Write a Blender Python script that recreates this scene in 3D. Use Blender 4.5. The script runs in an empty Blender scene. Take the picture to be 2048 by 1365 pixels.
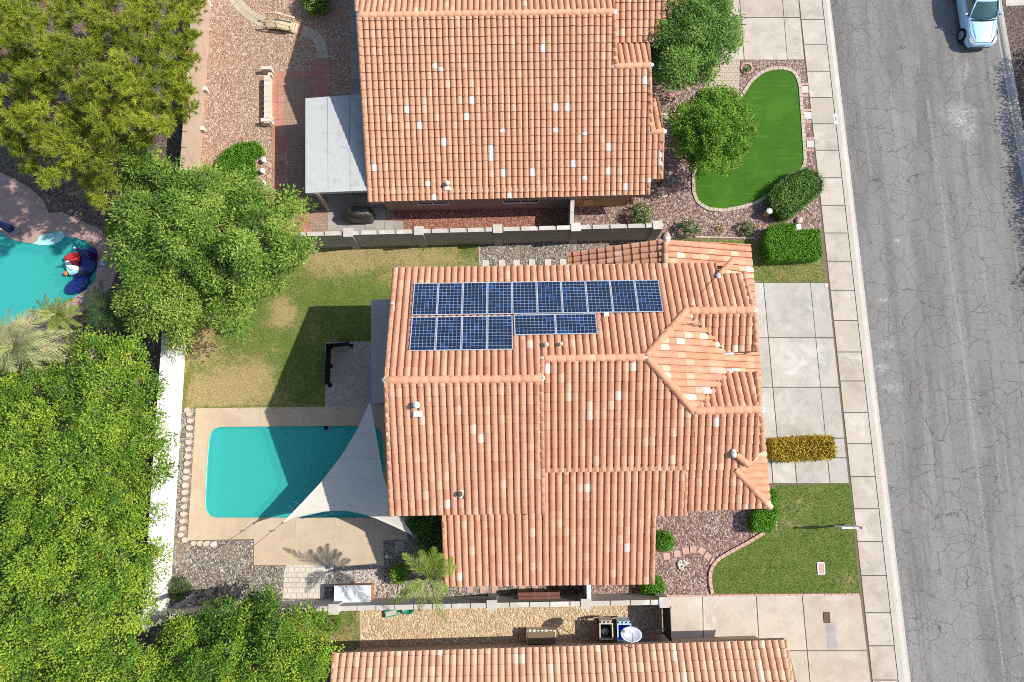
import bpy, bmesh, math, random
import numpy as np
from mathutils import Vector, Matrix, geometry

random.seed(7)
RNG = np.random.default_rng(11)
R = math.radians
SC = bpy.context.scene
COL = SC.collection

# ---------------------------------------------------------------- camera
IW, IH, FP = 2048.0, 1365.0, 1365.0
TH = R(10.4)
HC = 34.5
CAM = Vector((0, 0, HC))
FWD = Vector((0, math.sin(TH), -math.cos(TH)))
UPV = Vector((0, math.cos(TH), math.sin(TH)))
RGT = Vector((1, 0, 0))
NAX = Vector((-0.019, 0.99982, 0))       # the lots' north axis
EAX = Vector((0.99982, 0.019, 0))


def ray(px, py):
    return RGT * ((px - IW / 2) / FP) + UPV * ((IH / 2 - py) / FP) + FWD


def P(px, py, h=0.0):
    """the point at height h that the photograph shows at pixel px, py"""
    d = ray(px, py)
    return CAM + d * ((h - HC) / d.z)


class Plane:
    def __init__(s, p, down, pitch):
        s.p = Vector(p)
        s.d = Vector((down.x, down.y, 0)).normalized()
        s.k = pitch
        s.n = Vector((s.d.x * pitch, s.d.y * pitch, 1)).normalized()

    def z(s, x, y):
        return s.p.z - s.k * ((x - s.p.x) * s.d.x + (y - s.p.y) * s.d.y)

    def hit(s, px, py, off=0.0):
        d = ray(px, py)
        p0 = s.p + s.n * off
        t = (p0 - CAM).dot(s.n) / d.dot(s.n)
        return CAM + d * t

    def shifted(s, off):
        return Plane(s.p + Vector((0, 0, off)), s.d, s.k)


cam_d = bpy.data.cameras.new('camera')
cam = bpy.data.objects.new('camera', cam_d)
COL.objects.link(cam)
cam.location = CAM
cam.rotation_euler = (TH, 0, 0)
cam_d.sensor_width = 36
cam_d.lens = 36 * FP / IW
cam_d.clip_end = 2000
SC.camera = cam

# ---------------------------------------------------------------- light
AZ, EL = R(5.1), R(46)
sunv = Vector((math.cos(EL) * math.cos(AZ), math.cos(EL) * math.sin(AZ), math.sin(EL)))
sd = bpy.data.lights.new('sun', 'SUN')
sd.energy = 4.4
sd.angle = R(0.5)
sd.color = (1.0, 0.955, 0.88)
so = bpy.data.objects.new('sun', sd)
COL.objects.link(so)
so.location = (30, 0, 40)
so.rotation_euler = (-sunv).to_track_quat('-Z', 'Y').to_euler()
wd = bpy.data.worlds.new('World')
SC.world = wd
wd.use_nodes = True
nt = wd.node_tree
bg = nt.nodes['Background']
sk = nt.nodes.new('ShaderNodeTexSky')
sk.sky_type = 'NISHITA'
sk.sun_disc = False
sk.sun_elevation = EL
sk.sun_rotation = R(90) - AZ
nt.links.new(sk.outputs[0], bg.inputs[0])
bg.inputs[1].default_value = 0.15
SC.view_settings.view_transform = 'Standard'
SC.view_settings.look = 'None'
SC.view_settings.exposure = 0.3
SC.view_settings.gamma = 1
SC.cycles.pixel_filter_type = 'BLACKMAN_HARRIS'
SC.cycles.filter_width = 0.95
SC.cycles.use_denoising = False
SC.cycles.max_bounces = 6
SC.cycles.transparent_max_bounces = 8

# ---------------------------------------------------------------- materials
def L(r, g, b):
    f = lambda c: (c / 255 / 12.92) if c / 255 <= 0.04045 else ((c / 255 + 0.055) / 1.055) ** 2.4
    return (f(r), f(g), f(b), 1)


class M:
    """a small chain builder for procedural materials"""

    def __init__(s, name, base, rough=0.85, spec=0.3, metal=0.0):
        s.m = bpy.data.materials.new(name)
        s.m.use_nodes = True
        s.t = s.m.node_tree
        s.b = s.t.nodes['Principled BSDF']
        s.out = s.t.nodes['Material Output']
        s.b.inputs['Roughness'].default_value = rough
        s.b.inputs['Specular IOR Level'].default_value = spec
        s.b.inputs['Metallic'].default_value = metal
        base = tuple(base) + ((1,) if len(base) == 3 else ())
        s.b.inputs['Base Color'].default_value = base
        s.col = None
        s.base = base
        s.tc = s.n('ShaderNodeTexCoord')

    def n(s, kind, **kw):
        x = s.t.nodes.new(kind)
        for k, v in kw.items():
            setattr(x, k, v)
        return x

    def lk(s, a, b):
        s.t.links.new(a, b)

    def coord(s, scale=(1, 1, 1), rot=0):
        mp = s.n('ShaderNodeMapping')
        mp.inputs['Scale'].default_value = scale
        mp.inputs['Rotation'].default_value = (0, 0, rot)
        s.lk(s.tc.outputs['Object'], mp.inputs[0])
        return mp.outputs[0]

    def cur(s):
        if s.col is None:
            c = s.n('ShaderNodeRGB')
            c.outputs[0].default_value = s.base
            s.col = c.outputs[0]
        return s.col

    def mix(s, fac, color, mode='MIX', amount=1.0):
        mx = s.n('ShaderNodeMix', data_type='RGBA', blend_type=mode)
        if amount != 1.0:
            mm = s.n('ShaderNodeMath', operation='MULTIPLY')
            s.lk(fac, mm.inputs[0])
            mm.inputs[1].default_value = amount
            fac = mm.outputs[0]
        s.lk(fac, mx.inputs[0])
        s.lk(s.cur(), mx.inputs[6])
        if hasattr(color, 'links'):
            s.lk(color, mx.inputs[7])
        else:
            mx.inputs[7].default_value = tuple(color) + ((1,) if len(color) == 3 else ())
        s.col = mx.outputs[2]
        return s

    def rng(s, val, lo, hi, a=0.0, b=1.0, smooth=True):
        mr = s.n('ShaderNodeMapRange')
        if smooth:
            mr.interpolation_type = 'SMOOTHSTEP'
        s.lk(val, mr.inputs[0])
        mr.inputs[1].default_value = lo
        mr.inputs[2].default_value = hi
        mr.inputs[3].default_value = a
        mr.inputs[4].default_value = b
        return mr.outputs[0]

    def noise(s, scale, detail=4, rough=0.6, stretch=(1, 1, 1), dist=0.0, rot=0):
        nz = s.n('ShaderNodeTexNoise')
        nz.inputs['Scale'].default_value = scale
        nz.inputs['Detail'].default_value = detail
        nz.inputs['Roughness'].default_value = rough
        nz.inputs['Distortion'].default_value = dist
        s.lk(s.coord(stretch, rot), nz.inputs['Vector'])
        return nz.outputs[0]

    def layer(s, scale, color, lo, hi, amount=1.0, detail=4, mode='MIX', stretch=(1, 1, 1), rough=0.6, dist=0.0):
        return s.mix(s.rng(s.noise(scale, detail, rough, stretch, dist), lo, hi), color, mode, amount)

    def voro(s, scale, feature='F1', rnd=1.0, stretch=(1, 1, 1), vec=None):
        v = s.n('ShaderNodeTexVoronoi', feature=feature)
        v.inputs['Scale'].default_value = scale
        v.inputs['Randomness'].default_value = rnd
        s.lk(vec if vec is not None else s.coord(stretch), v.inputs['Vector'])
        return v

    def attr(s, name):
        a = s.n('ShaderNodeAttribute')
        a.attribute_name = name
        return a.outputs['Fac']

    def ramp(s, fac, stops, const=False):
        r = s.n('ShaderNodeValToRGB')
        if const:
            r.color_ramp.interpolation = 'CONSTANT'
        e = r.color_ramp.elements
        while len(e) < len(stops):
            e.new(0.5)
        for k, (p, c) in enumerate(stops):
            e[k].position = p
            e[k].color = tuple(c) + ((1,) if len(c) == 3 else ())
        s.lk(fac, r.inputs[0])
        return r.outputs[0]

    def bump(s, height, strength=0.4, dist=0.02):
        b = s.n('ShaderNodeBump')
        b.inputs['Strength'].default_value = strength
        b.inputs['Distance'].default_value = dist
        s.lk(height, b.inputs['Height'])
        s.lk(b.outputs[0], s.b.inputs['Normal'])
        return s

    def done(s):
        if s.col is not None:
            s.lk(s.col, s.b.inputs['Base Color'])
        return s.m


def simple(name, base, rough=0.7, spec=0.3, metal=0.0, var=0.18, scale=3.0):
    m = M(name, base, rough, spec, metal)
    d = tuple(c * (1 - var * 1.6) for c in m.base[:3])
    l = tuple(min(1, c * (1 + var)) for c in m.base[:3])
    m.layer(scale, d, 0.5, 0.75, 0.7)
    m.layer(scale * 6, l, 0.5, 0.75, 0.6)
    return m.done()


def concrete(name, base, dark, light, tint=True, scale=1.0):
    m = M(name, base, 0.9, 0.2)
    m.layer(0.9 * scale, dark, 0.44, 0.64, 0.75, 7, rough=0.74)
    m.layer(0.6 * scale, light, 0.5, 0.66, 0.8, 8, rough=0.76, dist=0.8)
    m.layer(4.5 * scale, dark, 0.54, 0.68, 0.4, 6, rough=0.78, stretch=(1, 2, 1))
    m.layer(9 * scale, dark, 0.55, 0.8, 0.3, 3)
    m.layer(2.3 * scale, light, 0.58, 0.66, 0.4, 6, rough=0.8, stretch=(1, 2.5, 1))
    m.layer(0.7 * scale, tuple(c * k for c, k in zip(dark[:3], (0.92, 0.8, 0.66))), 0.6, 0.72, 0.5, 7, rough=0.75)
    m.layer(1.7 * scale, tuple(min(1, c * 1.08) for c in light[:3]), 0.6, 0.64, 0.5, 8, rough=0.85)
    if tint:
        a = m.attr('tint')
        m.mix(m.rng(a, 0.4, 1.0, smooth=False), dark, amount=0.35)
        m.mix(m.rng(a, 0.6, 0.0, smooth=False), light, amount=0.22)
    f = m.noise(30, 4, 0.8)
    m.mix(m.rng(f, 0.58, 0.72), tuple(c * 0.55 for c in dark[:3]), amount=0.45)
    m.bump(f, 0.15, 0.01)
    return m.done()


def gravel(name, cols, scale=15, dirt=None, dirt_amt=0.5, dirt_scale=0.7):
    m = M(name, cols[0], 0.95, 0.15)
    wv = m.n('ShaderNodeTexNoise')
    wv.inputs['Scale'].default_value = scale * 0.8
    m.lk(m.coord(), wv.inputs['Vector'])
    ad = m.n('ShaderNodeMixRGB')
    ad.blend_type = 'LINEAR_LIGHT'
    ad.inputs[0].default_value = 0.06
    m.lk(m.coord(), ad.inputs[1])
    m.lk(wv.outputs[1], ad.inputs[2])
    v = m.voro(scale, vec=ad.outputs[0])
    sp = m.n('ShaderNodeSeparateColor')
    m.lk(v.outputs['Color'], sp.inputs[0])
    k = len(cols)
    m.col = m.ramp(sp.outputs[0], [(i / k, c) for i, c in enumerate(cols)], const=True)
    br = m.rng(sp.outputs[1], 0.0, 1.0, 0.0, 1.0, False)
    m.mix(br, tuple(c * 0.45 for c in cols[0][:3]), amount=0.45)
    if dirt:
        m.layer(dirt_scale, dirt, 0.5, 0.68, dirt_amt, 5)
    ed = m.voro(scale, 'DISTANCE_TO_EDGE', vec=ad.outputs[0])
    m.mix(m.rng(ed.outputs['Distance'], 0.09, 0.0), tuple(c * 0.22 for c in cols[0][:3]), amount=0.75)
    m.bump(v.outputs['Distance'], 0.9, -0.05)
    return m.done()


def grass_mat(name, a, b, c, scale=1.0, dry=None):
    m = M(name, a, 0.9, 0.15)
    m.layer(1.1 * scale, b, 0.42, 0.62, 0.8, 5, rough=0.7)
    m.layer(4 * scale, c, 0.5, 0.66, 0.6, 5, rough=0.7)
    if dry:
        at = m.attr('dry')
        for nsc, amt, gain in ((1.6, 0.8, 2.4), (9.0, 0.75, 2.6)):
            nz = m.noise(nsc, 7, 0.78)
            ma = m.n('ShaderNodeMath', operation='MULTIPLY_ADD')
            m.lk(nz, ma.inputs[0])
            ma.inputs[1].default_value = gain
            ma.inputs[2].default_value = 0.5 - gain * 0.5
            ad = m.n('ShaderNodeMath', operation='ADD')
            m.lk(at, ad.inputs[0])
            m.lk(ma.outputs[0], ad.inputs[1])
            m.mix(m.rng(ad.outputs[0], 0.78, 1.3), dry, amount=amt)
        m.layer(14, tuple(x * 0.6 for x in dry[:3]), 0.55, 0.7, 0.25, 4)
    f = m.noise(24, 5, 0.8)
    m.mix(m.rng(f, 0.52, 0.66), tuple(x * 0.35 for x in a[:3]), amount=0.7)
    m.mix(m.rng(f, 0.47, 0.3), tuple(min(1, x * 1.7) for x in (dry or c)[:3]), amount=0.5)
    m.bump(f, 0.8, 0.05)
    return m.done()


def leaf_mat(name, dark, mid, light, trans=0.35, tip=None):
    m = M(name, mid, 0.55, 0.25)
    a = m.attr('tint')
    st = [(0.0, dark), (0.5, mid), (0.9, light)]
    if tip:
        st += [(1.0, tip)]
    m.col = m.ramp(a, st)
    m.lk(m.col, m.b.inputs['Base Color'])
    tr = m.n('ShaderNodeBsdfTranslucent')
    hs = m.n('ShaderNodeMixRGB')
    hs.blend_type = 'MULTIPLY'
    hs.inputs[0].default_value = 1
    hs.inputs[2].default_value = (1.25, 1.2, 0.45, 1)
    m.lk(m.col, hs.inputs[1])
    m.lk(hs.outputs[0], tr.inputs[0])
    mx = m.n('ShaderNodeMixShader')
    mx.inputs[0].default_value = trans
    m.lk(m.b.outputs[0], mx.inputs[1])
    m.lk(tr.outputs[0], mx.inputs[2])
    m.lk(mx.outputs[0], m.out.inputs[0])
    return m.m


def roof_mat(name, shift=(1, 1, 1)):
    S = lambda c: tuple(min(1, x * k) for x, k in zip(c, shift))
    m = M(name, (0.5, 0.22, 0.13), 0.88, 0.2)
    a = m.attr('tint')
    m.col = m.ramp(a, [(0.0, S((0.47, 0.20, 0.115))), (0.3, S((0.56, 0.26, 0.15))), (0.6, S((0.60, 0.29, 0.172))),
                       (0.8, S((0.66, 0.365, 0.23))), (0.92, S((0.70, 0.45, 0.31))), (1.0, S((0.78, 0.63, 0.53)))])
    m.layer(5.0, S((0.70, 0.46, 0.31)), 0.54, 0.7, 0.5, 6, rough=0.7)
    m.layer(2.0, S((0.46, 0.215, 0.13)), 0.55, 0.75, 0.35, 6, rough=0.7)
    m.layer(1.1, S((0.40, 0.20, 0.13)), 0.56, 0.70, 0.45, 7, rough=0.78)
    m.layer(13, S((0.33, 0.20, 0.14)), 0.66, 0.74, 0.5, 4)
    f = m.noise(45, 3)
    m.mix(m.rng(f, 0.55, 0.75), S((0.42, 0.18, 0.11)), amount=0.35)
    m.bump(f, 0.2, 0.01)
    return m.done()


MT = {}
MT['tile'] = roof_mat('terracotta_tile', (0.98, 1.03, 1.05))
MT['tile_orange'] = roof_mat('orange_clay_tile', (1.0, 1.08, 1.1))
MT['tile_pink'] = roof_mat('pale_pink_tile', (1.03, 1.22, 1.3))
MT['mortar'] = simple('white_mortar', (0.66, 0.62, 0.57), 0.95, 0.1, var=0.25, scale=9)
MT['fascia'] = simple('tan_fascia', (0.36, 0.25, 0.17), 0.8)
MT['stucco'] = simple('tan_stucco', (0.44, 0.32, 0.23), 0.95, 0.1, scale=2)
MT['stucco_pink'] = simple('pinkish_stucco', (0.45, 0.31, 0.24), 0.95, 0.1, scale=2)
MT['stucco_gold'] = simple('gold_stucco', (0.46, 0.30, 0.15), 0.95, 0.1, scale=2)
MT['walk'] = concrete('sidewalk_concrete', (0.50, 0.435, 0.355), (0.36, 0.31, 0.25), (0.60, 0.55, 0.48))
MT['drive'] = concrete('driveway_concrete', (0.48, 0.435, 0.37), (0.34, 0.32, 0.28), (0.60, 0.57, 0.51))
MT['drive_tan'] = concrete('tan_driveway_concrete', (0.52, 0.44, 0.345), (0.40, 0.33, 0.26), (0.64, 0.6, 0.53))
MT['deck'] = concrete('pool_deck_concrete', (0.52, 0.40, 0.275), (0.43, 0.32, 0.22), (0.58, 0.47, 0.345), scale=0.8)
MT['deck_grey'] = concrete('patio_concrete', (0.47, 0.39, 0.32), (0.41, 0.34, 0.28), (0.52, 0.44, 0.37), tint=False, scale=.6)
MT['deck_pink'] = concrete('pink_cool_deck', (0.42, 0.28, 0.24), (0.34, 0.22, 0.19), (0.50, 0.36, 0.30), tint=False)
MT['grey_slab'] = concrete('grey_slab', (0.36, 0.33, 0.30), (0.27, 0.25, 0.23), (0.44, 0.41, 0.37))
MT['joint'] = simple('dark_joint', (0.13, 0.115, 0.095), 1.0, 0.0)
MT['red_paver'] = concrete('red_paver', (0.46, 0.22, 0.16), (0.36, 0.16, 0.12), (0.52, 0.30, 0.22))
MT['pink_paver'] = concrete('pink_paver', (0.55, 0.35, 0.28), (0.46, 0.28, 0.22), (0.6, 0.43, 0.36))
MT['beige_paver'] = concrete('beige_paver', (0.50, 0.42, 0.31), (0.42, 0.34, 0.25), (0.57, 0.5, 0.4))
MT['white_paver'] = concrete('white_paver', (0.62, 0.57, 0.5), (0.5, 0.45, 0.38), (0.74, 0.71, 0.66))
MT['white_block'] = concrete('white_block', (0.66, 0.60, 0.48), (0.55, 0.49, 0.39), (0.74, 0.7, 0.6))
MT['flagstone'] = concrete('flagstone', (0.50, 0.42, 0.34), (0.40, 0.33, 0.27), (0.62, 0.56, 0.49))
MT['g_front'] = gravel('purple_pink_gravel', [L(158, 128, 118), L(190, 165, 152), L(120, 92, 88), L(205, 188, 178), L(140, 112, 108), L(175, 140, 125)], 13)
MT['g_multi'] = gravel('grey_tan_gravel', [L(166, 156, 142), L(208, 202, 192), L(122, 112, 102), L(178, 156, 138), L(150, 148, 146), L(104, 96, 90)], 15, L(164, 146, 122), 0.3)
MT['g_light'] = gravel('pale_grey_gravel', [L(190, 182, 170), L(220, 214, 205), L(150, 142, 132), L(205, 190, 175)], 13)
MT['g_pink'] = gravel('pink_tan_gravel', [L(196, 160, 136), L(220, 190, 166), L(168, 132, 110), L(230, 206, 186), L(184, 146, 124)], 15, L(192, 152, 120), 0.4)
MT['g_red'] = gravel('reddish_gravel', [L(170, 112, 94), L(188, 136, 116), L(146, 90, 76), L(200, 156, 134)], 15)
MT['g_tan'] = gravel('tan_yard_gravel', [L(222, 194, 158), L(234, 212, 180), L(202, 170, 132), L(214, 182, 146)], 11, L(208, 164, 120), 0.4, 0.5)
MT['g_dark'] = gravel('dark_gravel', [L(112, 98, 92), L(138, 122, 112), L(90, 78, 74), L(150, 132, 118)], 14, L(120, 96, 70), 0.5)
MT['lawn'] = grass_mat('lawn_grass', (0.105, 0.165, 0.03), (0.155, 0.205, 0.045), (0.25, 0.24, 0.08))
MT['yard'] = grass_mat('patchy_grass', (0.11, 0.175, 0.03), (0.17, 0.22, 0.05), (0.19, 0.225, 0.06), 1.0, (0.46, 0.34, 0.17))
MT['dirtgrass'] = grass_mat('dry_strip_grass', (0.16, 0.17, 0.05), (0.33, 0.24, 0.10), (0.42, 0.31, 0.14))
m = M('artificial_turf', (0.05, 0.145, 0.009), 0.85, 0.2)
m.layer(0.9, (0.04, 0.125, 0.007), 0.45, 0.65, 0.7)
fz = m.noise(50, 3)
m.mix(m.rng(fz, 0.55, 0.7), (0.018, 0.06, 0.004), amount=0.7)
m.mix(m.rng(m.noise(30, 2), 0.68, 0.75), (0.14, 0.25, 0.05), amount=0.6)
m.bump(fz, 0.6, 0.04)
m.layer(0.5, (0.075, 0.19, 0.014), 0.5, 0.62, 0.5, 5)
m.layer(6, (0.03, 0.095, 0.006), 0.55, 0.7, 0.5, 5)
m.layer(1.4, (0.09, 0.20, 0.03), 0.58, 0.64, 0.5, 3, stretch=(0.35, 5, 1))
MT['turf'] = m.done()

# asphalt, with the crack network and the pale stains the road shows
m = M('asphalt', (0.245, 0.234, 0.216), 0.92, 0.2)
m.layer(0.28, (0.165, 0.155, 0.143), 0.42, 0.65, 0.8, 4, stretch=(2.0, 0.25, 1))
m.layer(0.5, (0.27, 0.255, 0.232), 0.5, 0.7, 0.7, 5, stretch=(1.6, 0.3, 1))
m.layer(2.5, (0.15, 0.142, 0.13), 0.52, 0.7, 0.4, 6, rough=0.75)
m.layer(0.42, (0.15, 0.14, 0.13), 0.54, 0.62, 0.4, 4, stretch=(3.2, 0.12, 1))
m.layer(0.9, (0.10, 0.095, 0.09), 0.68, 0.74, 0.55, 5)
m.layer(0.36, (0.31, 0.295, 0.27), 0.54, 0.64, 0.55, 5, stretch=(3.0, 0.1, 1), rough=0.7)
sp_ = m.noise(26, 4, 0.8)
m.mix(m.rng(sp_, 0.52, 0.66), (0.075, 0.07, 0.064), amount=0.75)
m.mix(m.rng(m.noise(32, 4, 0.8), 0.54, 0.68), (0.46, 0.44, 0.41), amount=0.6)


def warped(mm, amt, sc):
    wv = mm.n('ShaderNodeTexNoise')
    wv.inputs['Scale'].default_value = sc
    wv.inputs['Detail'].default_value = 5
    mm.lk(mm.coord(), wv.inputs['Vector'])
    ad = mm.n('ShaderNodeMixRGB')
    ad.blend_type = 'LINEAR_LIGHT'
    ad.inputs[0].default_value = amt
    mm.lk(mm.coord(), ad.inputs[1])
    mm.lk(wv.outputs[1], ad.inputs[2])
    return ad.outputs[0]


wvec = warped(m, 0.10, 2.6)
for scl, wid, amt in ((0.9, 0.013, 0.68), (1.7, 0.018, 0.55), (3.4, 0.028, 0.45)):
    e_ = m.voro(scl, 'DISTANCE_TO_EDGE', vec=wvec)
    msk = m.rng(m.noise(0.5 if scl < 1 else 0.33 * scl / 1.9, 3), 0.30 if scl < 1 else 0.38, 0.42 if scl < 1 else 0.52)
    mu = m.n('ShaderNodeMath', operation='MULTIPLY')
    m.lk(m.rng(e_.outputs['Distance'], wid, wid * 0.25), mu.inputs[0])
    m.lk(msk, mu.inputs[1])
    m.mix(mu.outputs[0], (0.07, 0.066, 0.06), amount=amt)
m.bump(sp_, 0.3, 0.02)
MT['asphalt'] = m.done()

m = M('pale_stain', (0.62, 0.6, 0.58), 0.9, 0.1)
a_ = m.attr('edge')
nz_ = m.noise(6, 7, 0.78)
ad_ = m.n('ShaderNodeMath', operation='MULTIPLY')
m.lk(m.rng(nz_, 0.40, 0.66), ad_.inputs[0])
m.lk(a_, ad_.inputs[1])
m.lk(ad_.outputs[0], m.b.inputs['Alpha'])
MT['stain'] = m.done()
m = M('worn_line_paint', (0.60, 0.62, 0.64), 0.85, 0.2)
nz_ = m.noise(9, 7, 0.8)
m.lk(m.rng(nz_, 0.44, 0.66, 0, 0.5), m.b.inputs['Alpha'])
MT['line'] = m.done()
# rough rolled kerb
m = M('rolled_kerb', (0.47, 0.43, 0.37), 0.95, 0.1)
f_ = m.noise(14, 5, 0.75)
m.mix(m.rng(f_, 0.54, 0.66), (0.20, 0.18, 0.155), amount=0.8)
m.layer(0.8, (0.55, 0.51, 0.45), 0.5, 0.7, 0.5)
m.bump(f_, 0.5, 0.03)
MT['kerb'] = m.done()


def block_wall(name, base, mortar, rough_amt=0.2):
    mm = M(name, base, 0.95, 0.1)
    br = mm.n('ShaderNodeTexBrick')
    br.inputs['Color1'].default_value = tuple(base) + (1,)
    br.inputs['Color2'].default_value = tuple(x * 0.93 for x in base) + (1,)
    br.inputs['Mortar'].default_value = tuple(mortar) + (1,)
    br.inputs['Scale'].default_value = 1.0
    br.inputs['Mortar Size'].default_value = 0.008
    br.inputs['Brick Width'].default_value = 0.4
    br.inputs['Row Height'].default_value = 0.2
    sx = mm.n('ShaderNodeSeparateXYZ')
    mm.lk(mm.coord(), sx.inputs[0])
    aa = mm.n('ShaderNodeMath', operation='ADD')
    mm.lk(sx.outputs[0], aa.inputs[0])
    mm.lk(sx.outputs[1], aa.inputs[1])
    cb = mm.n('ShaderNodeCombineXYZ')
    mm.lk(aa.outputs[0], cb.inputs[0])
    mm.lk(sx.outputs[2], cb.inputs[1])
    mm.lk(cb.outputs[0], br.inputs['Vector'])
    mm.col = br.outputs[0]
    mm.layer(1.3, tuple(x * 0.72 for x in base), 0.5, 0.72, 0.5, 5)
    return mm.done()


MT['wall_white'] = block_wall('white_painted_block', (0.80, 0.78, 0.74), (0.72, 0.70, 0.66))
MT['wall_tan'] = block_wall('tan_block', (0.50, 0.37, 0.28), (0.40, 0.3, 0.23))
MT['wall_grey'] = block_wall('grey_block', (0.40, 0.37, 0.32), (0.31, 0.29, 0.26))
MT['wall_pale'] = block_wall('pale_grey_block', (0.50, 0.48, 0.44), (0.40, 0.385, 0.35))
MT['cap'] = concrete('pale_wall_cap', (0.50, 0.455, 0.39), (0.5, 0.45, 0.38), (0.72, 0.68, 0.6), tint=False)

# water
def water(name, tint, deep):
    mm = M(name, tint, 0.05, 0.5)
    t = mm.n('ShaderNodeBsdfTransparent')
    t.inputs[0].default_value = tuple(tint) + (1,)
    g = mm.n('ShaderNodeBsdfGlossy')
    g.inputs['Roughness'].default_value = 0.06
    dfs = mm.n('ShaderNodeBsdfDiffuse')
    dfs.inputs[0].default_value = tuple(deep) + (1,)
    fr = mm.n('ShaderNodeFresnel')
    fr.inputs[0].default_value = 1.33
    nz = mm.noise(11, 4, 0.65, dist=0.8)
    bp = mm.n('ShaderNodeBump')
    bp.inputs['Strength'].default_value = 0.35
    bp.inputs['Distance'].default_value = 0.05
    mm.lk(nz, bp.inputs['Height'])
    for q in (g, fr):
        mm.lk(bp.outputs[0], q.inputs['Normal'])
    m1 = mm.n('ShaderNodeMixShader')
    m1.inputs[0].default_value = 0.68
    mm.lk(t.outputs[0], m1.inputs[1])
    mm.lk(dfs.outputs[0], m1.inputs[2])
    m2 = mm.n('ShaderNodeMixShader')
    mm.lk(fr.outputs[0], m2.inputs[0])
    mm.lk(m1.outputs[0], m2.inputs[1])
    mm.lk(g.outputs[0], m2.inputs[2])
    mm.lk(m2.outputs[0], mm.out.inputs[0])
    return mm.m


MT['water'] = water('teal_water', (0.56, 0.96, 0.94), (0.05, 0.46, 0.43))
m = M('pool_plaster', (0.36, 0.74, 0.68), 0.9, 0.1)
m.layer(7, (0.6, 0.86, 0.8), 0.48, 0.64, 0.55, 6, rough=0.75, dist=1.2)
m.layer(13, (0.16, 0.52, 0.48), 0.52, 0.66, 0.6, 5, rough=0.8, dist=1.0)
m.layer(18, (0.95, 0.97, 0.95), 0.56, 0.66, 0.6, 4, rough=0.8)  # white flecks: sparkle of sunlit ripples painted into the plaster colour
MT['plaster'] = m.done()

MT['white'] = simple('white_paint', (0.78, 0.77, 0.75), 0.5)
MT['alu'] = simple('pale_aluminium', (0.52, 0.54, 0.57), 0.4, 0.5, 0.2)
MT['backsheet'] = simple('pale_backsheet', (0.30, 0.36, 0.44), 0.3, 0.5)
m = M('solar_cell', (0.02, 0.06, 0.17), 0.22, 0.5)
m.col = m.ramp(m.attr('tint'), [(0, (0.008, 0.016, 0.045)), (0.6, (0.010, 0.026, 0.075)), (1, (0.016, 0.062, 0.19))])
MT['cell'] = m.done()
MT['black'] = simple('black_fabric', (0.014, 0.014, 0.015), 0.8)
MT['darkcover'] = simple('dark_grill_cover', (0.05, 0.042, 0.036), 0.45, 0.5, scale=5)
MT['wood'] = simple('pale_wood', (0.58, 0.47, 0.31), 0.8, scale=6)
MT['post_wood'] = simple('brown_wood', (0.40, 0.25, 0.13), 0.8, scale=8)
MT['brown'] = simple('red_brown_plank', (0.17, 0.07, 0.05), 0.7, scale=5)
MT['gate'] = simple('dark_brown_gate', (0.12, 0.07, 0.05), 0.7)
MT['bark'] = simple('grey_brown_bark', (0.24, 0.19, 0.15), 0.95, 0.1, scale=8)
MT['bark_pale'] = simple('pale_bark', (0.40, 0.36, 0.30), 0.95, 0.1, scale=8)
MT['bark_pine'] = simple('red_brown_bark', (0.26, 0.16, 0.10), 0.95, 0.1, scale=8)
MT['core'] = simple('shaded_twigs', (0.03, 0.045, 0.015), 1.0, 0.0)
MT['leaf_pine'] = leaf_mat('pine_needles', (0.08, 0.125, 0.02), (0.27, 0.33, 0.03), (0.50, 0.52, 0.06), 0.2, (0.40, 0.33, 0.12))
MT['leaf_ash'] = leaf_mat('ash_leaves', (0.045, 0.11, 0.02), (0.17, 0.295, 0.035), (0.37, 0.48, 0.085), 0.2, (0.42, 0.40, 0.12))
MT['leaf_ficus'] = leaf_mat('ficus_leaves', (0.025, 0.07, 0.012), (0.13, 0.255, 0.02), (0.36, 0.46, 0.04), 0.14, (0.42, 0.45, 0.06))
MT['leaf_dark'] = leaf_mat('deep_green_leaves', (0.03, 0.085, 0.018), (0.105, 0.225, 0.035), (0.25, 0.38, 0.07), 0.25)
MT['leaf_hedge'] = leaf_mat('hedge_leaves', (0.035, 0.11, 0.01), (0.11, 0.31, 0.02), (0.22, 0.44, 0.045), 0.3)
MT['leaf_lime'] = leaf_mat('lime_leaves', (0.035, 0.095, 0.012), (0.12, 0.27, 0.02), (0.30, 0.44, 0.045), 0.2, (0.42, 0.42, 0.06))
MT['leaf_gold'] = leaf_mat('golden_leaves', (0.16, 0.16, 0.015), (0.5, 0.36, 0.035), (0.7, 0.52, 0.06), 0.25, (0.30, 0.10, 0.03))
MT['leaf_flower'] = leaf_mat('flowering_leaves', (0.035, 0.11, 0.015), (0.11, 0.27, 0.035), (0.2, 0.4, 0.07), 0.3, (0.62, 0.42, 0.38))
MT['leaf_grey'] = leaf_mat('grey_green_leaves', (0.05, 0.09, 0.035), (0.13, 0.2, 0.07), (0.26, 0.33, 0.14), 0.3)
MT['frond'] = leaf_mat('palm_fronds', (0.07, 0.13, 0.02), (0.2, 0.28, 0.04), (0.42, 0.47, 0.1), 0.3)
MT['frond_pale'] = leaf_mat('silvery_fronds', (0.2, 0.23, 0.08), (0.42, 0.44, 0.19), (0.66, 0.65, 0.36), 0.25, (0.55, 0.45, 0.2))
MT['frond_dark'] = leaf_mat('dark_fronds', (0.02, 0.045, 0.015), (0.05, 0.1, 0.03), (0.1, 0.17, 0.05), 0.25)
MT['blade'] = leaf_mat('grass_blades', (0.08, 0.12, 0.02), (0.13, 0.19, 0.035), (0.25, 0.27, 0.08), 0.25, (0.45, 0.36, 0.18))
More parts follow.
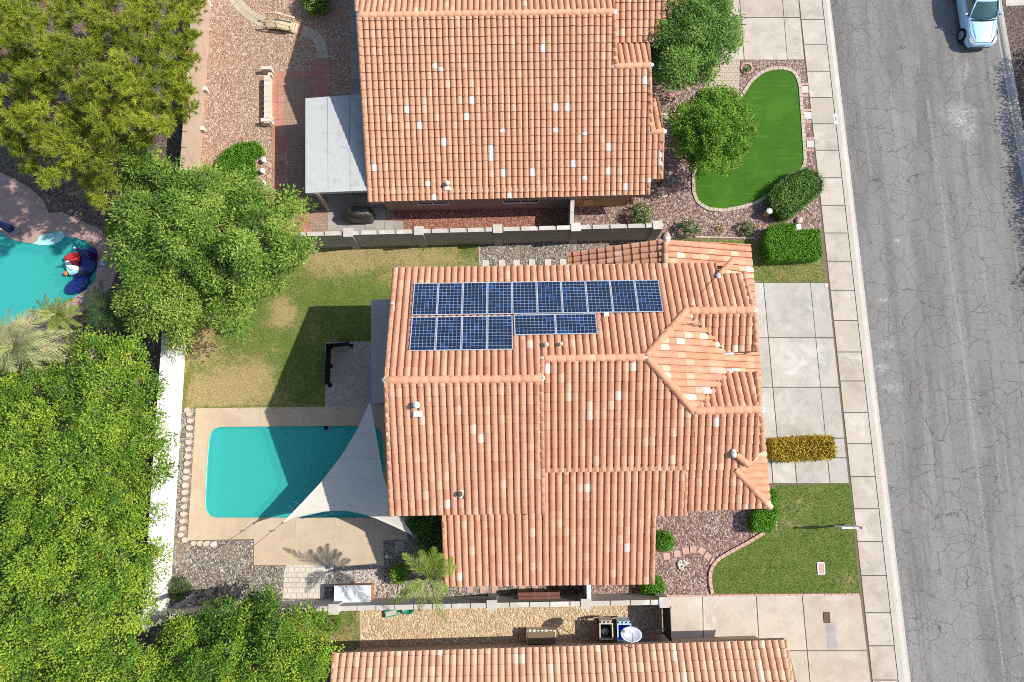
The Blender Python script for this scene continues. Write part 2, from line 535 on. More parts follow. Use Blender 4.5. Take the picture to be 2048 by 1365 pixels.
MT['shade_cloth'] = simple('pale_shade_cloth', (0.62, 0.575, 0.485), 0.9, 0.1, var=0.06)
MT['rope'] = simple('dark_rope', (0.16, 0.12, 0.09), 0.9)
MT['slate'] = simple('dark_slate_paint', (0.055, 0.058, 0.065), 0.6, 0.3)
MT['steel'] = simple('grey_steel', (0.28, 0.28, 0.29), 0.5, 0.4, 0.4)
MT['patio_roof'] = simple('pale_grey_roof_panel', (0.45, 0.46, 0.44), 0.7, scale=2)
MT['flat_roof'] = simple('brown_grey_flat_roof', (0.36, 0.33, 0.29), 0.9, 0.1, var=0.06, scale=1)
MT['glass'] = simple('dark_window_glass', (0.02, 0.022, 0.03), 0.1, 0.6)
MT['green_plastic'] = simple('green_plastic', (0.03, 0.30, 0.17), 0.4, 0.5)
MT['teal_plastic'] = simple('teal_plastic', (0.02, 0.22, 0.17), 0.4, 0.5)
MT['blue_plastic'] = simple('blue_plastic', (0.03, 0.17, 0.68), 0.4, 0.5)
MT['pale_plastic'] = simple('pale_blue_plastic', (0.42, 0.60, 0.78), 0.4, 0.5)
MT['tan_plastic'] = simple('dark_grey_plastic', (0.11, 0.095, 0.08), 0.5, 0.4)
MT['beige_plastic'] = simple('beige_plastic', (0.52, 0.46, 0.38), 0.5, 0.4)
MT['bag'] = simple('white_rubbish_bag', (0.6, 0.62, 0.66), 0.4, 0.4)
MT['navy'] = simple('navy_fabric', (0.012, 0.02, 0.085), 0.7)
MT['navy_float'] = simple('navy_vinyl', (0.01, 0.03, 0.17), 0.35, 0.5, scale=5)
MT['red'] = simple('red_vinyl', (0.58, 0.03, 0.035), 0.35, 0.5)
MT['sky_vinyl'] = simple('light_blue_vinyl', (0.33, 0.62, 0.72), 0.35, 0.5)
MT['orange'] = simple('orange_vinyl', (0.60, 0.21, 0.045), 0.4, 0.5)
MT['car'] = simple('light_blue_car_paint', (0.40, 0.63, 0.82), 0.22, 0.6, 0.0, var=0.02)
MT['rubber'] = simple('black_rubber', (0.018, 0.018, 0.018), 0.9)
MT['rim'] = simple('silver_rim', (0.5, 0.5, 0.52), 0.35, 0.5, 0.6)
MT['carglass'] = simple('green_tinted_glass', (0.035, 0.10, 0.10), 0.06, 0.8, var=0.05)
MT['lamp'] = simple('clear_headlight', (0.6, 0.58, 0.52), 0.12, 0.8)
MT['paint_text'] = simple('black_paint', (0.03, 0.03, 0.04), 0.8)
MT['dish'] = simple('pale_grey_dish', (0.60, 0.64, 0.68), 0.5)
MT['soil'] = simple('brown_soil', (0.20, 0.14, 0.09), 1.0, 0.0, scale=4)
MT['earth'] = simple('tan_earth', (0.34, 0.26, 0.18), 1.0, 0.0, scale=0.6)
MT['cab_side'] = simple('orange_brown_panel', (0.44, 0.20, 0.11), 0.7)
MT['lid_white'] = simple('white_lid', (0.64, 0.66, 0.68), 0.45, var=0.08)
MT['rust'] = simple('brown_iron', (0.12, 0.075, 0.055), 0.8)

# ---------------------------------------------------------------- objects
def tag(o, label=None, cat=None, group=None, kind=None):
    for k, v in (('label', label), ('category', cat), ('group', group), ('kind', kind)):
        if v:
            o[k] = v
    return o


def thing(name, label, cat, loc, group=None, rz=0.0):
    o = bpy.data.objects.new(name, None)
    o.empty_display_size = 0.2
    COL.objects.link(o)
    o.location = loc
    o.rotation_euler = (0, 0, rz)
    return tag(o, label, cat, group)


def wloc(p):
    v = Vector(p.location)
    while p.parent:
        p = p.parent
        v = v + p.location
    return v


def finish(me, name, mat, parent, smooth, loc):
    """link a mesh whose vertices are in world metres, under its parent or with its origin at its base"""
    if mat is not None:
        me.materials.append(mat)
    if smooth:
        me.polygons.foreach_set('use_smooth', [True] * len(me.polygons))
    o = bpy.data.objects.new(name, me)
    COL.objects.link(o)
    if parent is not None:
        off = wloc(parent)
        o.parent = parent
    elif loc == 'base':
        co = np.empty(len(me.vertices) * 3, np.float32)
        me.vertices.foreach_get('co', co)
        co = co.reshape(-1, 3)
        off = Vector(((co[:, 0].min() + co[:, 0].max()) / 2, (co[:, 1].min() + co[:, 1].max()) / 2, co[:, 2].min()))
        o.location = off
    else:
        off = Vector((0, 0, 0))
    if off.length:
        me.transform(Matrix.Translation(-off))
    me.update()
    return o


def np_mesh(name, V, F, mat, parent=None, tint=None, smooth=False, loc=None, attr='tint'):
    V = np.asarray(V, np.float32)
    F = np.asarray(F, np.int32)
    me = bpy.data.meshes.new(name)
    me.vertices.add(len(V))
    me.vertices.foreach_set('co', V.ravel())
    k = F.shape[1]
    me.loops.add(F.size)
    me.loops.foreach_set('vertex_index', F.ravel())
    me.polygons.add(len(F))
    me.polygons.foreach_set('loop_start', np.arange(0, F.size, k, dtype=np.int32))
    if tint is not None:
        a = me.attributes.new(attr, 'FLOAT', 'FACE')
        a.data.foreach_set('value', np.asarray(tint, np.float32))
    me.update(calc_edges=True)
    return finish(me, name, mat, parent, smooth, loc)


class MB:
    def __init__(s):
        s.v, s.f, s.t = [], [], []

    def add(s, vs, fs, tint=0.5):
        b = len(s.v)
        s.v += [Vector(x) for x in vs]
        s.f += [tuple(i + b for i in q) for q in fs]
        s.t += [tint] * len(fs)
        return s

    def prism(s, poly, z0, z1, tint=0.5, top=None):
        """poly: xy points; z1 may be a list"""
        n = len(poly)
        a = sum(poly[i][0] * poly[(i + 1) % n][1] - poly[(i + 1) % n][0] * poly[i][1] for i in range(n))
        if a < 0:
            poly = list(reversed(poly))
            if isinstance(z1, (list, tuple)):
                z1 = list(reversed(z1))
        zz = z1 if isinstance(z1, (list, tuple)) else [z1] * n
        tp = top or poly
        vs = [(p[0], p[1], z0) for p in poly] + [(p[0], p[1], z) for p, z in zip(tp, zz)]
        fs = [tuple(range(n - 1, -1, -1)), tuple(range(n, 2 * n))]
        fs += [(i, (i + 1) % n, n + (i + 1) % n, n + i) for i in range(n)]
        return s.add(vs, fs, tint)

    def box(s, c, sx, sy, sz, rz=0.0, tint=0.5, taper=1.0):
        """c is the centre of the base"""
        ca, sa = math.cos(rz), math.sin(rz)
        rot = lambda x, y: (c[0] + x * ca - y * sa, c[1] + x * sa + y * ca)
        q = [rot(x * sx / 2, y * sy / 2) for x, y in ((-1, -1), (1, -1), (1, 1), (-1, 1))]
        t = [rot(x * sx / 2 * taper, y * sy / 2 * taper) for x, y in ((-1, -1), (1, -1), (1, 1), (-1, 1))]
        return s.prism(q, c[2], c[2] + sz, tint, t)

    def beam(s, a, b, w, h, up=Vector((0, 0, 1)), tint=0.5):
        a, b = Vector(a), Vector(b)
        d = (b - a).normalized()
        if abs(d.dot(up)) > 0.98:
            up = Vector((0, 1, 0))
        x = d.cross(up).normalized()
        y = x.cross(d).normalized()
        vs = []
        for p in (a, b):
            for i, j in ((-1, -1), (1, -1), (1, 1), (-1, 1)):
                vs.append(p + x * i * w / 2 + y * j * h / 2)
        return s.add(vs, [(3, 2, 1, 0), (4, 5, 6, 7), (0, 1, 5, 4), (1, 2, 6, 5), (2, 3, 7, 6), (3, 0, 4, 7)], tint)

    def tube(s, pts, rad, n=8, tint=0.5, cap=True):
        pts = [Vector(p) for p in pts]
        if not isinstance(rad, (list, tuple)):
            rad = [rad] * len(pts)
        vs, fs = [], []
        ref = Vector((0.31, 0.87, 0.39)).normalized()
        for i, p in enumerate(pts):
            d = (pts[min(i + 1, len(pts) - 1)] - pts[max(i - 1, 0)]).normalized()
            if abs(d.dot(ref)) > 0.97:
                ref = Vector((1, 0, 0))
            x = d.cross(ref).normalized()
            y = d.cross(x).normalized()
            for k in range(n):
                a = 2 * math.pi * k / n
                vs.append(p + (x * math.cos(a) + y * math.sin(a)) * rad[i])
        for i in range(len(pts) - 1):
            for k in range(n):
                k2 = (k + 1) % n
                fs.append((i * n + k, i * n + k2, (i + 1) * n + k2, (i + 1) * n + k))
        if cap:
            fs.append(tuple(range(n - 1, -1, -1)))
            fs.append(tuple(range((len(pts) - 1) * n, len(pts) * n)))
        return s.add(vs, fs, tint)

    def lathe(s, c, prof, n=16, sx=1.0, sy=1.0, rz=0.0, tint=0.5, closed=True):
        """prof: (radius, z) from bottom to top"""
        vs, fs = [], []
        ca, sa = math.cos(rz), math.sin(rz)
        for r, z in prof:
            for k in range(n):
                a = 2 * math.pi * k / n
                x, y = r * math.cos(a) * sx, r * math.sin(a) * sy
                vs.append((c[0] + x * ca - y * sa, c[1] + x * sa + y * ca, c[2] + z))
        for i in range(len(prof) - 1):
            for k in range(n):
                k2 = (k + 1) % n
                fs.append((i * n + k, i * n + k2, (i + 1) * n + k2, (i + 1) * n + k))
        if closed:
            fs.append(tuple(range(n - 1, -1, -1)))
            fs.append(tuple(range((len(prof) - 1) * n, len(prof) * n)))
        return s.add(vs, fs, tint)

    def ball(s, c, r, sz=1.0, n=10, m_=6, sx=1.0, sy=1.0, rz=0.0, jit=0.0, tint=0.5):
        pr = []
        for i in range(m_ + 1):
            a = -math.pi / 2 + math.pi * i / m_
            pr.append((max(0.02 * r, r * math.cos(a)), r * sz * math.sin(a)))
        b = len(s.v)
        s.lathe(c, pr, n, sx, sy, rz, tint)
        if jit:
            for i in range(b, len(s.v)):
                s.v[i] = s.v[i] + Vector((random.uniform(-1, 1), random.uniform(-1, 1), random.uniform(-1, 1))) * jit * r
        return s

    def build(s, name, mat, parent=None, smooth=False, loc='base'):
        me = bpy.data.meshes.new(name)
        me.from_pydata([tuple(v) for v in s.v], [], s.f)
        a = me.attributes.new('tint', 'FLOAT', 'FACE')
        a.data.foreach_set('value', np.asarray(s.t, np.float32))
        return finish(me, name, mat, parent, smooth, loc if parent is None else None)


def xy(pts):
    return [(p.x, p.y) for p in pts]


def sheet(name, outer, z, mat, holes=(), world=False, kind='structure'):
    """a flat sheet at height z from pixel outlines"""
    loops = [[(Vector(p) if world else P(p[0], p[1], z)) for p in lp] for lp in [outer]]
    loops += [[(Vector(p) if isinstance(p, Vector) else P(p[0], p[1], z)) for p in lp] for lp in holes]
    vs, edges, ranges = [], [], []
    for lp in loops:
        b = len(vs)
        k = len(lp)
        vs += [Vector((p.x, p.y)) for p in lp]
        edges += [(b + i, b + (i + 1) % k) for i in range(k)]
    r = geometry.delaunay_2d_cdt(vs, edges, [], 0, 1e-4)
    pv = r[0]
    fs = []
    for f in r[2]:
        c = sum((pv[i] for i in f), Vector((0, 0))) / len(f)
        if not in_poly([c.x], [c.y], [(p.x, p.y) for p in loops[0]])[0]:
            continue
        if any(in_poly([c.x], [c.y], [(p.x, p.y) for p in lp])[0] for lp in loops[1:]):
            continue
        a_, b_, c_ = (pv[f[0]], pv[f[1]], pv[f[2]])
        up = (b_.x - a_.x) * (c_.y - a_.y) - (b_.y - a_.y) * (c_.x - a_.x) > 0
        fs.append(tuple(f) if up else tuple(reversed(f)))
    me = bpy.data.meshes.new(name)
    me.from_pydata([(p.x, p.y, z) for p in pv], [], fs)
    o = finish(me, name, mat, None, False, None)
    return tag(o, kind=kind)


def in_poly(x, y, poly):
    x = np.asarray(x)
    y = np.asarray(y)
    ins = np.zeros(x.shape, bool)
    n = len(poly)
    for i in range(n):
        x1, y1 = poly[i][0], poly[i][1]
        x2, y2 = poly[(i + 1) % n][0], poly[(i + 1) % n][1]
        if y1 == y2:
            continue
        c = ((y1 > y) != (y2 > y)) & (x < (x2 - x1) * (y - y1) / (y2 - y1) + x1)
        ins ^= c
    return ins


def edge_dist(x, y, poly):
    d = np.full(np.shape(x), 1e9)
    n = len(poly)
    for i in range(n):
        ax, ay = poly[i][0], poly[i][1]
        bx, by = poly[(i + 1) % n][0], poly[(i + 1) % n][1]
        vx, vy = bx - ax, by - ay
        t = np.clip(((x - ax) * vx + (y - ay) * vy) / (vx * vx + vy * vy + 1e-9), 0, 1)
        d = np.minimum(d, np.hypot(x - ax - t * vx, y - ay - t * vy))
    return d


def sample_poly(poly, n):
    xs = [p[0] for p in poly]
    ys = [p[1] for p in poly]
    out = []
    while len(out) < n:
        x = RNG.uniform(min(xs), max(xs), n * 2)
        y = RNG.uniform(min(ys), max(ys), n * 2)
        k = in_poly(x, y, poly)
        out += list(zip(x[k], y[k]))
    return np.array(out[:n])


def slabs(name, quads, mat, z=0.02, gap=0.035, thick=0.03, pix=True, kind='structure', parent=None):
    mb = MB()
    for q in quads:
        w = [P(a, b, z) for a, b in q] if pix else [Vector(p) for p in q]
        c = sum(w, Vector()) / len(w)
        pts = []
        for p in w:
            d = p - c
            ln = math.hypot(d.x, d.y)
            pts.append((c.x + d.x * (1 - gap * 0.7 / ln), c.y + d.y * (1 - gap * 0.7 / ln)))
        mb.prism(pts, z - thick, z + random.uniform(-0.002, 0.002), random.random())
    o = mb.build(name, mat, parent, loc=None)
    if kind and parent is None:
        o['kind'] = kind
    return o


def grid_quads(xl, xr, ys, cols=None):
    """quads between column lines: xl/xr functions list"""
    out = []
    for i in range(len(xl) - 1):
        for j in range(len(ys) - 1):
            a, b = xl[i], xl[i + 1]
            y0, y1 = ys[j], ys[j + 1]
            out.append([(a(y0), y0), (b(y0), y0), (b(y1), y1), (a(y1), y1)])
    return out


def ln(x0, y0, x1, y1):
    return lambda y: x0 + (x1 - x0) * (y - y0) / (y1 - y0)

# ================================================================ THE GROUND
def paver_mat(name, a, b, mortar, bw, rh, rot=0.0, off=0.5):
    mm = M(name, a, 0.92, 0.15)
    br = mm.n('ShaderNodeTexBrick')
    br.offset = off
    br.inputs['Color1'].default_value = tuple(a) + (1,)
    br.inputs['Color2'].default_value = tuple(b) + (1,)
    br.inputs['Mortar'].default_value = tuple(mortar) + (1,)
    br.inputs['Scale'].default_value = 1.0
    br.inputs['Mortar Size'].default_value = 0.014
    br.inputs['Brick Width'].default_value = bw
    br.inputs['Row Height'].default_value = rh
    mm.lk(mm.coord((1, 1, 1), rot), br.inputs['Vector'])
    mm.col = br.outputs[0]
    mm.layer(1.6, tuple(x * 0.7 for x in a), 0.5, 0.7, 0.5, 5)
    mm.layer(9, tuple(min(1, x * 1.25) for x in a), 0.52, 0.7, 0.5, 4)
    return mm.done()


MT['pave_brown'] = paver_mat('brown_brick_paving', (0.36, 0.235, 0.165), (0.43, 0.30, 0.22), (0.2, 0.13, 0.10), 0.24, 0.12, R(45))
MT['pave_beige'] = paver_mat('beige_brick_paving', (0.47, 0.385, 0.30), (0.53, 0.44, 0.34), (0.26, 0.21, 0.17), 0.24, 0.16)
MT['pave_white'] = paver_mat('worn_pale_paving', (0.56, 0.51, 0.44), (0.63, 0.58, 0.51), (0.33, 0.28, 0.22), 0.27, 0.24, 0.0, 0.4)

POOL1 = [(440, 853.5), (600, 852), (742, 850.5), (757, 856), (764, 868), (768, 900), (769, 1000), (768, 1020), (760, 1033), (742, 1036.5),
         (600, 1037), (432, 1036.5), (419, 1032), (411, 1021), (409.5, 1005), (413, 930), (417, 880), (421, 865), (428, 857)]
POOL2 = [(-150, 430), (-60, 445), (0, 463), (15, 475), (35, 483), (65, 487.5), (74, 482), (80, 471), (122, 461), (130, 473), (150, 475.5), (170, 482), (183, 494),
         (192, 513), (195, 540), (189, 563), (172, 581), (150, 594), (118, 609), (80, 622), (40, 638), (0, 655), (-150, 690)]
W1 = [P(a, b, 0) for a, b in POOL1]
W2 = [P(a, b, 0) for a, b in POOL2]

big = [Vector((-300, -300, 0)), Vector((300, -300, 0)), Vector((300, 600, 0)), Vector((-300, 600, 0))]
sheet('ground', big, -0.165, MT['earth'], [W1, W2], world=True)
xsl = ln(1597, 0, 1744, 1365)          # sidewalk, lot side
xsr = ln(1644, 0, 1796.6, 1365)        # sidewalk, kerb side
xas = ln(1660, 0, 1822, 1365)          # asphalt edge
xrr = ln(1983, 0, 2216, 1365)          # far asphalt edge
Y0, Y1 = -1800, 2600
lot = [P(xsr(Y0), Y0), P(xsr(Y1), Y1), Vector((-60, -60, 0)), Vector((-90, -60, 0)), Vector((-90, 110, 0))]
sheet('lot_ground', lot, 0.0, MT['soil'], [W1, W2], world=True)
# road
mb = MB()
ys = list(range(-1800, 2601, 200))
for a, b in zip(ys[:-1], ys[1:]):
    q = [P(xas(a), a, -0.12), P(xas(b), b, -0.12), P(xrr(b), b, -0.12), P(xrr(a), a, -0.12)]
    mb.add(q, [(0, 1, 2, 3)])
tag(mb.build('road', MT['asphalt'], loc=None), kind='structure')


def kerb(name, f0, f1, z0, flip):
    mb = MB()
    prof = [(0.0, z0), (0.42, z0 - 0.012), (0.62, z0 - 0.05), (0.8, -0.10), (1.0, -0.117), (1.02, -0.15)]
    rows = list(range(-1800, 2601, 40))
    for y in rows:
        a = P(f0(y), y, z0)
        b = P(f1(y), y, -0.12)
        for t, z in prof:
            p = a.lerp(b, t)
            mb.v.append(Vector((p.x, p.y, z)))
    k = len(prof)
    for i in range(len(rows) - 1):
        for j in range(k - 1):
            q = (i * k + j, (i + 1) * k + j, (i + 1) * k + j + 1, i * k + j + 1)
            mb.f.append(q if not flip else tuple(reversed(q)))
            mb.t.append(0.5)
    return tag(mb.build(name, MT['kerb'], loc=None), kind='structure')


kerb('kerb', lambda y: xsr(y) + 0.8, xas, 0.018, False)
kerb('kerb', lambda y: xrr(y) + 20, xrr, 0.018, True)
fr_ = [P(xrr(Y0) + 20, Y0), P(xrr(Y1) + 20, Y1), Vector((120, -60, 0)), Vector((120, 120, 0))]
sheet('far_verge', fr_, 0.016, MT['g_dark'], world=True)
sheet('driveway', [(2001, -160), (2150, -160), (2160, 9), (2012, 12)], 0.024, MT['walk'])
# sidewalk
bed = [P(xsl(Y0), Y0), P(xsl(Y1), Y1), P(xsr(Y1), Y1), P(xsr(Y0), Y0)]
sheet('sidewalk_bed', bed, 0.006, MT['joint'], world=True)
yj = [-1000, -600, -400, -300, -250, -205, -160, -110, -60, -10, 39.6, 89, 143, 195.5, 248, 301, 356, 411, 466.5, 523, 582, 641.5, 704.5, 762.5, 825.7, 888, 953.5, 1018, 1083.7, 1151.6,
      1226, 1292, 1360.6, 1430, 1500, 1570, 1640, 1710, 1790, 1900, 2100]
slabs('sidewalk', grid_quads([lambda y: xsl(y) + 1, lambda y: xsr(y)], [0, 0], yj), MT['walk'], 0.02, 0.045)


def bedded(name, outline, quads, mat, gap=0.045):
    sheet('driveway_bed', outline, 0.0065, MT['joint'])
    slabs(name, quads, mat, 0.02, gap)


bedded('driveway', [(1430, 565), (1655.5, 565), (1698.5, 967), (1440, 970)],
       grid_quads([ln(1430, 565, 1440, 968), ln(1527, 565.7, 1554.6, 876), ln(1620.7, 565.7, 1651, 872), ln(1655.5, 565, 1698.5, 967)], 0, [565.5, 676, 775, 877]) +
       grid_quads([ln(1440, 877, 1445, 968), ln(1539, 877, 1546, 968), ln(1585, 877, 1594, 968), ln(1651, 877, 1660.5, 968), ln(1688.8, 877, 1698.5, 967)], 0, [877, 916, 967.5]), MT['drive'])
bedded('driveway', [(1250, -300), (1567, -300), (1608.5, 120.5), (1330, 122)],
       grid_quads([ln(1250, -300, 1330, 120), ln(1400, 0, 1405, 120), ln(1479, 0, 1488.5, 120), ln(1565, 0, 1575, 120), ln(1597, 0, 1608.5, 120)], 0, [-300, -130, -45, 35.5, 120.5]), MT['walk'])
bedded('driveway', [(1336, 1191), (1720.5, 1188), (1775, 1650), (1336, 1650)],
       grid_quads([ln(1336, 1192, 1338, 1300), ln(1405, 1190, 1408, 1365), ln(1512.6, 1192, 1519, 1300), ln(1604, 1189, 1620, 1365), ln(1720.5, 1188, 1742.5, 1365)], 0, [1190.5, 1302, 1420, 1540, 1650]), MT['drive_tan'])
sheet('concrete_patch', [(1652, 1246), (1669, 1246), (1676, 1300), (1656, 1301)], 0.026, MT['grey_slab'])


# lawns with dry blotches
def lawn(name, poly, z, mat, base=0.3, blobs=(), step=16):
    pts = [Vector((float(a), float(b))) for a, b in poly]
    n = len(pts)
    xs = [p[0] for p in poly]
    ys_ = [p[1] for p in poly]
    gx, gy = np.meshgrid(np.arange(min(xs), max(xs), step), np.arange(min(ys_), max(ys_), step))
    gx, gy = gx.ravel(), gy.ravel()
    k = in_poly(gx, gy, poly) & (edge_dist(gx, gy, poly) > step * 0.4)
    pts += [Vector((float(a), float(b))) for a, b in zip(gx[k], gy[k])]
    r = geometry.delaunay_2d_cdt(pts, [], [list(range(n))], 1, 1e-3)
    vs, fs = r[0], r[2]
    me = bpy.data.meshes.new(name)
    me.from_pydata([P(v.x, v.y, z) for v in vs], [], [tuple(reversed(f)) for f in fs])
    a = me.attributes.new('dry', 'FLOAT', 'POINT')
    vals = []
    for v in vs:
        d = base
        for bx, by, br, am in blobs:
            q = ((v.x - bx) ** 2 + (v.y - by) ** 2) / (br * br)
            d += am * math.exp(-q)
        vals.append(d)
    a.data.foreach_set('value', vals)
    o = finish(me, name, mat, None, False, None)
    return tag(o, kind='structure')


YARD = [(390, 490), (957, 488), (957, 580), (800, 600), (765, 700), (765, 818), (364, 818), (374, 660)]
lawn('lawn', YARD, 0.008, MT['yard'], 0.2,
     [(640, 515, 60, .45), (740, 512, 60, .45), (850, 512, 60, .42), (930, 520, 40, .3), (700, 540, 40, .2), (930, 500, 16, -.5), (730, 560, 45, -.3), (650, 600, 60, -.25), (800, 560, 30, .2),
      (565, 625, 34, .6), (520, 750, 34, .45), (440, 790, 50, .4), (480, 800, 60, .35), (400, 690, 30, .55), (395, 640, 30, .5), (500, 660, 40, -.1),
      (430, 740, 60, .12), (560, 800, 30, .3), (600, 760, 50, -.15), (640, 660, 30, .25), (640, 760, 30, .2), (470, 700, 40, .1), (385, 790, 30, .35)])
EDGE = [(1428, 1187), (1422.5, 1160), (1425, 1138), (1438, 1121), (1462, 1107), (1492, 1091), (1516, 1077), (1533, 1066)]
LAWN = [(1556, 1062), (1552, 971), (1700.5, 967.5), (1720, 1186.5), (1430, 1187.5)] + EDGE[1:]
lawn('lawn', LAWN, 0.010, MT['yard'], 0.04, [(1590, 1010, 40, .22), (1580, 1060, 30, .2), (1700, 1150, 26, .3), (1690, 1175, 20, .25), (1650, 1060, 30, -.1), (1480, 1130, 40, .1), (1620, 980, 60, .1), (1690, 1000, 25, .12)])
lawn('lawn', [(1330, 478), (1530, 481), (1643, 512), (1655, 564), (1440, 566), (1330, 540)], 0.008, MT['yard'], 0.34, [(1620, 540, 40, .1)])
lawn('lawn', [(540, 1226), (719, 1217), (719, 1330), (560, 1330)], 0.008, MT['yard'], 0.42, [(690, 1300, 30, .3), (700, 1240, 30, -.1)])
# beds
sheet('gravel_bed', [(364, 816), (395, 816), (372, 1082), (506, 1081), (506, 1133), (765, 1133), (765, 1020), (910, 1020), (915, 1160), (1190, 1150), (1190, 1212), (330, 1225)], 0.004, MT['g_multi'])
sheet('gravel_bed', [(650, 1128), (768, 1128), (768, 1172), (650, 1174)], 0.008, MT['g_light'])
sheet('gravel_bed', [(1180, 1140), (1300, 1140), (1300, 1000), (1556, 1000), (1556, 1062)] + list(reversed(EDGE)) + [(1428, 1190), (1180, 1210)], 0.005, MT['g_front'])
sheet('gravel_bed', [(957, 488), (1330, 478), (1330, 580), (957, 580)], 0.0065, MT['g_multi'])
sheet('gravel_bed', [(1150, 380), (1150, 458), (1320, 474), (1530, 481), (1645.5, 470), (1608, 121), (1420, 121), (1240, 180)], 0.005, MT['g_front'])
sheet('gravel_bed', [(415, -330), (760, -330), (780, 468), (600, 478), (385, 488)], 0.004, MT['g_pink'])
sheet('gravel_bed', [(760, 400), (1146, 395), (1146, 462), (760, 466)], 0.007, MT['g_red'])
sheet('gravel_bed', [(719, 1209), (1336, 1198), (1345, 1330), (719, 1340)], 0.0065, MT['g_tan'])
sheet('dark_earth', [(-420, -420), (440, -420), (398, 300), (374, 640), (330, 1230), (250, 1700), (-420, 1700)], 0.003, MT['g_dark'], [POOL2])

# pool deck and patio
DECK = [(392, 817), (800, 812), (815, 1080), (766, 1080), (768, 1131), (507.5, 1131), (507.5, 1078.5), (375, 1081)]
sheet('pool_deck', DECK, 0.014, MT['deck'], [POOL1])
sheet('patio_paving', [(650, 684.5), (820, 682), (820, 813), (650, 815)], 0.013, MT['deck_grey'])
jb = MB()
for a, b in (((430, 1037), (429, 1079)), ((510, 1038), (508, 1079)), ((592, 1038), (588, 1131)), ((670, 1038), (669, 1131)), ((747, 1038), (748, 1131)),
             ((446, 817), (445, 853)), ((522, 816), (522, 852)), ((650, 814), (760, 812))):
    p, q = P(a[0], a[1], 0.016), P(b[0], b[1], 0.016)
    jb.beam(p, q, 0.035, 0.008)
tag(jb.build('deck_joints', MT['flagstone'], loc=None), kind='structure')
sheet('pool_deck', [(-150, 300), (-40, 325), (0, 346), (30, 358), (60, 376), (85, 400), (98, 427), (125, 424.5), (145, 434), (155, 441), (195, 455), (218, 478), (230, 505), (234, 545), (222, 575), (185, 610), (120, 650), (60, 680), (0, 700), (-150, 720)],
      0.014, MT['deck_pink'], [POOL2])
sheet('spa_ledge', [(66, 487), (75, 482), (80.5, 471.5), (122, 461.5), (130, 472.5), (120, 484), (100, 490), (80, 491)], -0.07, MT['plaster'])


def basin(name, W, depth, top):
    mb = MB()
    n = len(W)
    c = sum(W, Vector()) / n
    rings = [(0, top), (0, -0.3), (0.03, -depth * 0.8), (0.10, -depth * .93), (0.25, -depth)]
    for ins, z in rings:
        for p in W:
            d = (p - c)
            f = 1 - ins / max(d.length, 0.1)
            mb.v.append(Vector((c.x + d.x * f, c.y + d.y * f, z)))
    a = sum(W[i].x * W[(i + 1) % n].y - W[(i + 1) % n].x * W[i].y for i in range(n))
    for r in range(len(rings) - 1):
        for i in range(n):
            j = (i + 1) % n
            q = (r * n + i, r * n + j, (r + 1) * n + j, (r + 1) * n + i)
            mb.f.append(q)
            mb.t.append(.5)
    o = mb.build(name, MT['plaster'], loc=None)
    tag(o, kind='structure')
    bot = [Vector((v.x, v.y, 0)) for v in mb.v[-n:]]
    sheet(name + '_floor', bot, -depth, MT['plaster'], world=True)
    return bot


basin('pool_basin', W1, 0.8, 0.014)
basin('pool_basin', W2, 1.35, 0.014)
wt = lambda W: [p + (p - sum(W, Vector()) / len(W)) * 0.001 for p in W]
sheet('pool_water', wt(W1), -0.10, MT['water'], world=True)
sheet('pool_water', wt(W2), -0.10, MT['water'], world=True)
# white tile line round the near pool
cb = MB()
n1 = len(W1)
for i in range(n1):
    a, b = W1[i], W1[(i + 1) % n1]
    cb.beam(Vector((a.x, a.y, 0.012)), Vector((b.x, b.y, 0.012)), 0.05, 0.02)
tag(cb.build('pool_coping', MT['deck'], loc=None), kind='structure')

# paving of the upper back yard
sheet('brick_paving', [(553, 143), (640, 141), (645, 190), (740, 185), (790, 440), (760, 462), (600, 470), (575, 405), (577, 320)], 0.009, MT['pave_brown'])
qs = []
for j in range(15):
    y0 = 155 + j * 17
    x = lambda v, y: v + (y - 155) * 0.02
    qs.append([(x(541, y0), y0), (x(554, y0), y0), (x(554, y0 + 17), y0 + 17), (x(541, y0 + 17), y0 + 17)])
    qs.append([(x(554, y0), y0), (x(567, y0), y0), (x(567, y0 + 17), y0 + 17), (x(554, y0 + 17), y0 + 17)])
for i in range(5):
    qs.append([(548 + i * 17, 143), (565 + i * 17, 143), (565 + i * 17, 155), (548 + i * 17, 155)])
for j in range(6):
    y0 = 118 + j * 14
    for i in range(2):
        qs.append([(627 + i * 17, y0), (644 + i * 17, y0), (644 + i * 17, y0 + 14), (627 + i * 17, y0 + 14)])
for k in range(8):
    qs.append([(575 - k * 2, 410 + k * 7), (620, 410 + k * 7), (620, 417 + k * 7), (573 - k * 2, 417 + k * 7)])
slabs('paved_border', qs, MT['red_paver'], 0.02, 0.02)
pts = [(466, -6), (474, 5), (484, 16), (496, 27), (510, 36), (527, 44)]
qs = []


def path_quads(c, w):
    out = []
    for i in range(len(c) - 1):
        nrm = []
        for k in (i, i + 1):
            a = c[max(k - 1, 0)]
            b = c[min(k + 1, len(c) - 1)]
            dx, dy = b[0] - a[0], b[1] - a[1]
            l_ = math.hypot(dx, dy)
            nrm.append((-dy / l_, dx / l_))
        (x0, y0), (x1, y1) = c[i], c[i + 1]
        for s0, s1 in ((-1, 0), (0, 1)):
            out.append([(x0 + nrm[0][0] * w * s0, y0 + nrm[0][1] * w * s0), (x1 + nrm[1][0] * w * s0, y1 + nrm[1][1] * w * s0),
                        (x1 + nrm[1][0] * w * s1, y1 + nrm[1][1] * w * s1), (x0 + nrm[0][0] * w * s1, y0 + nrm[0][1] * w * s1)])
    return out


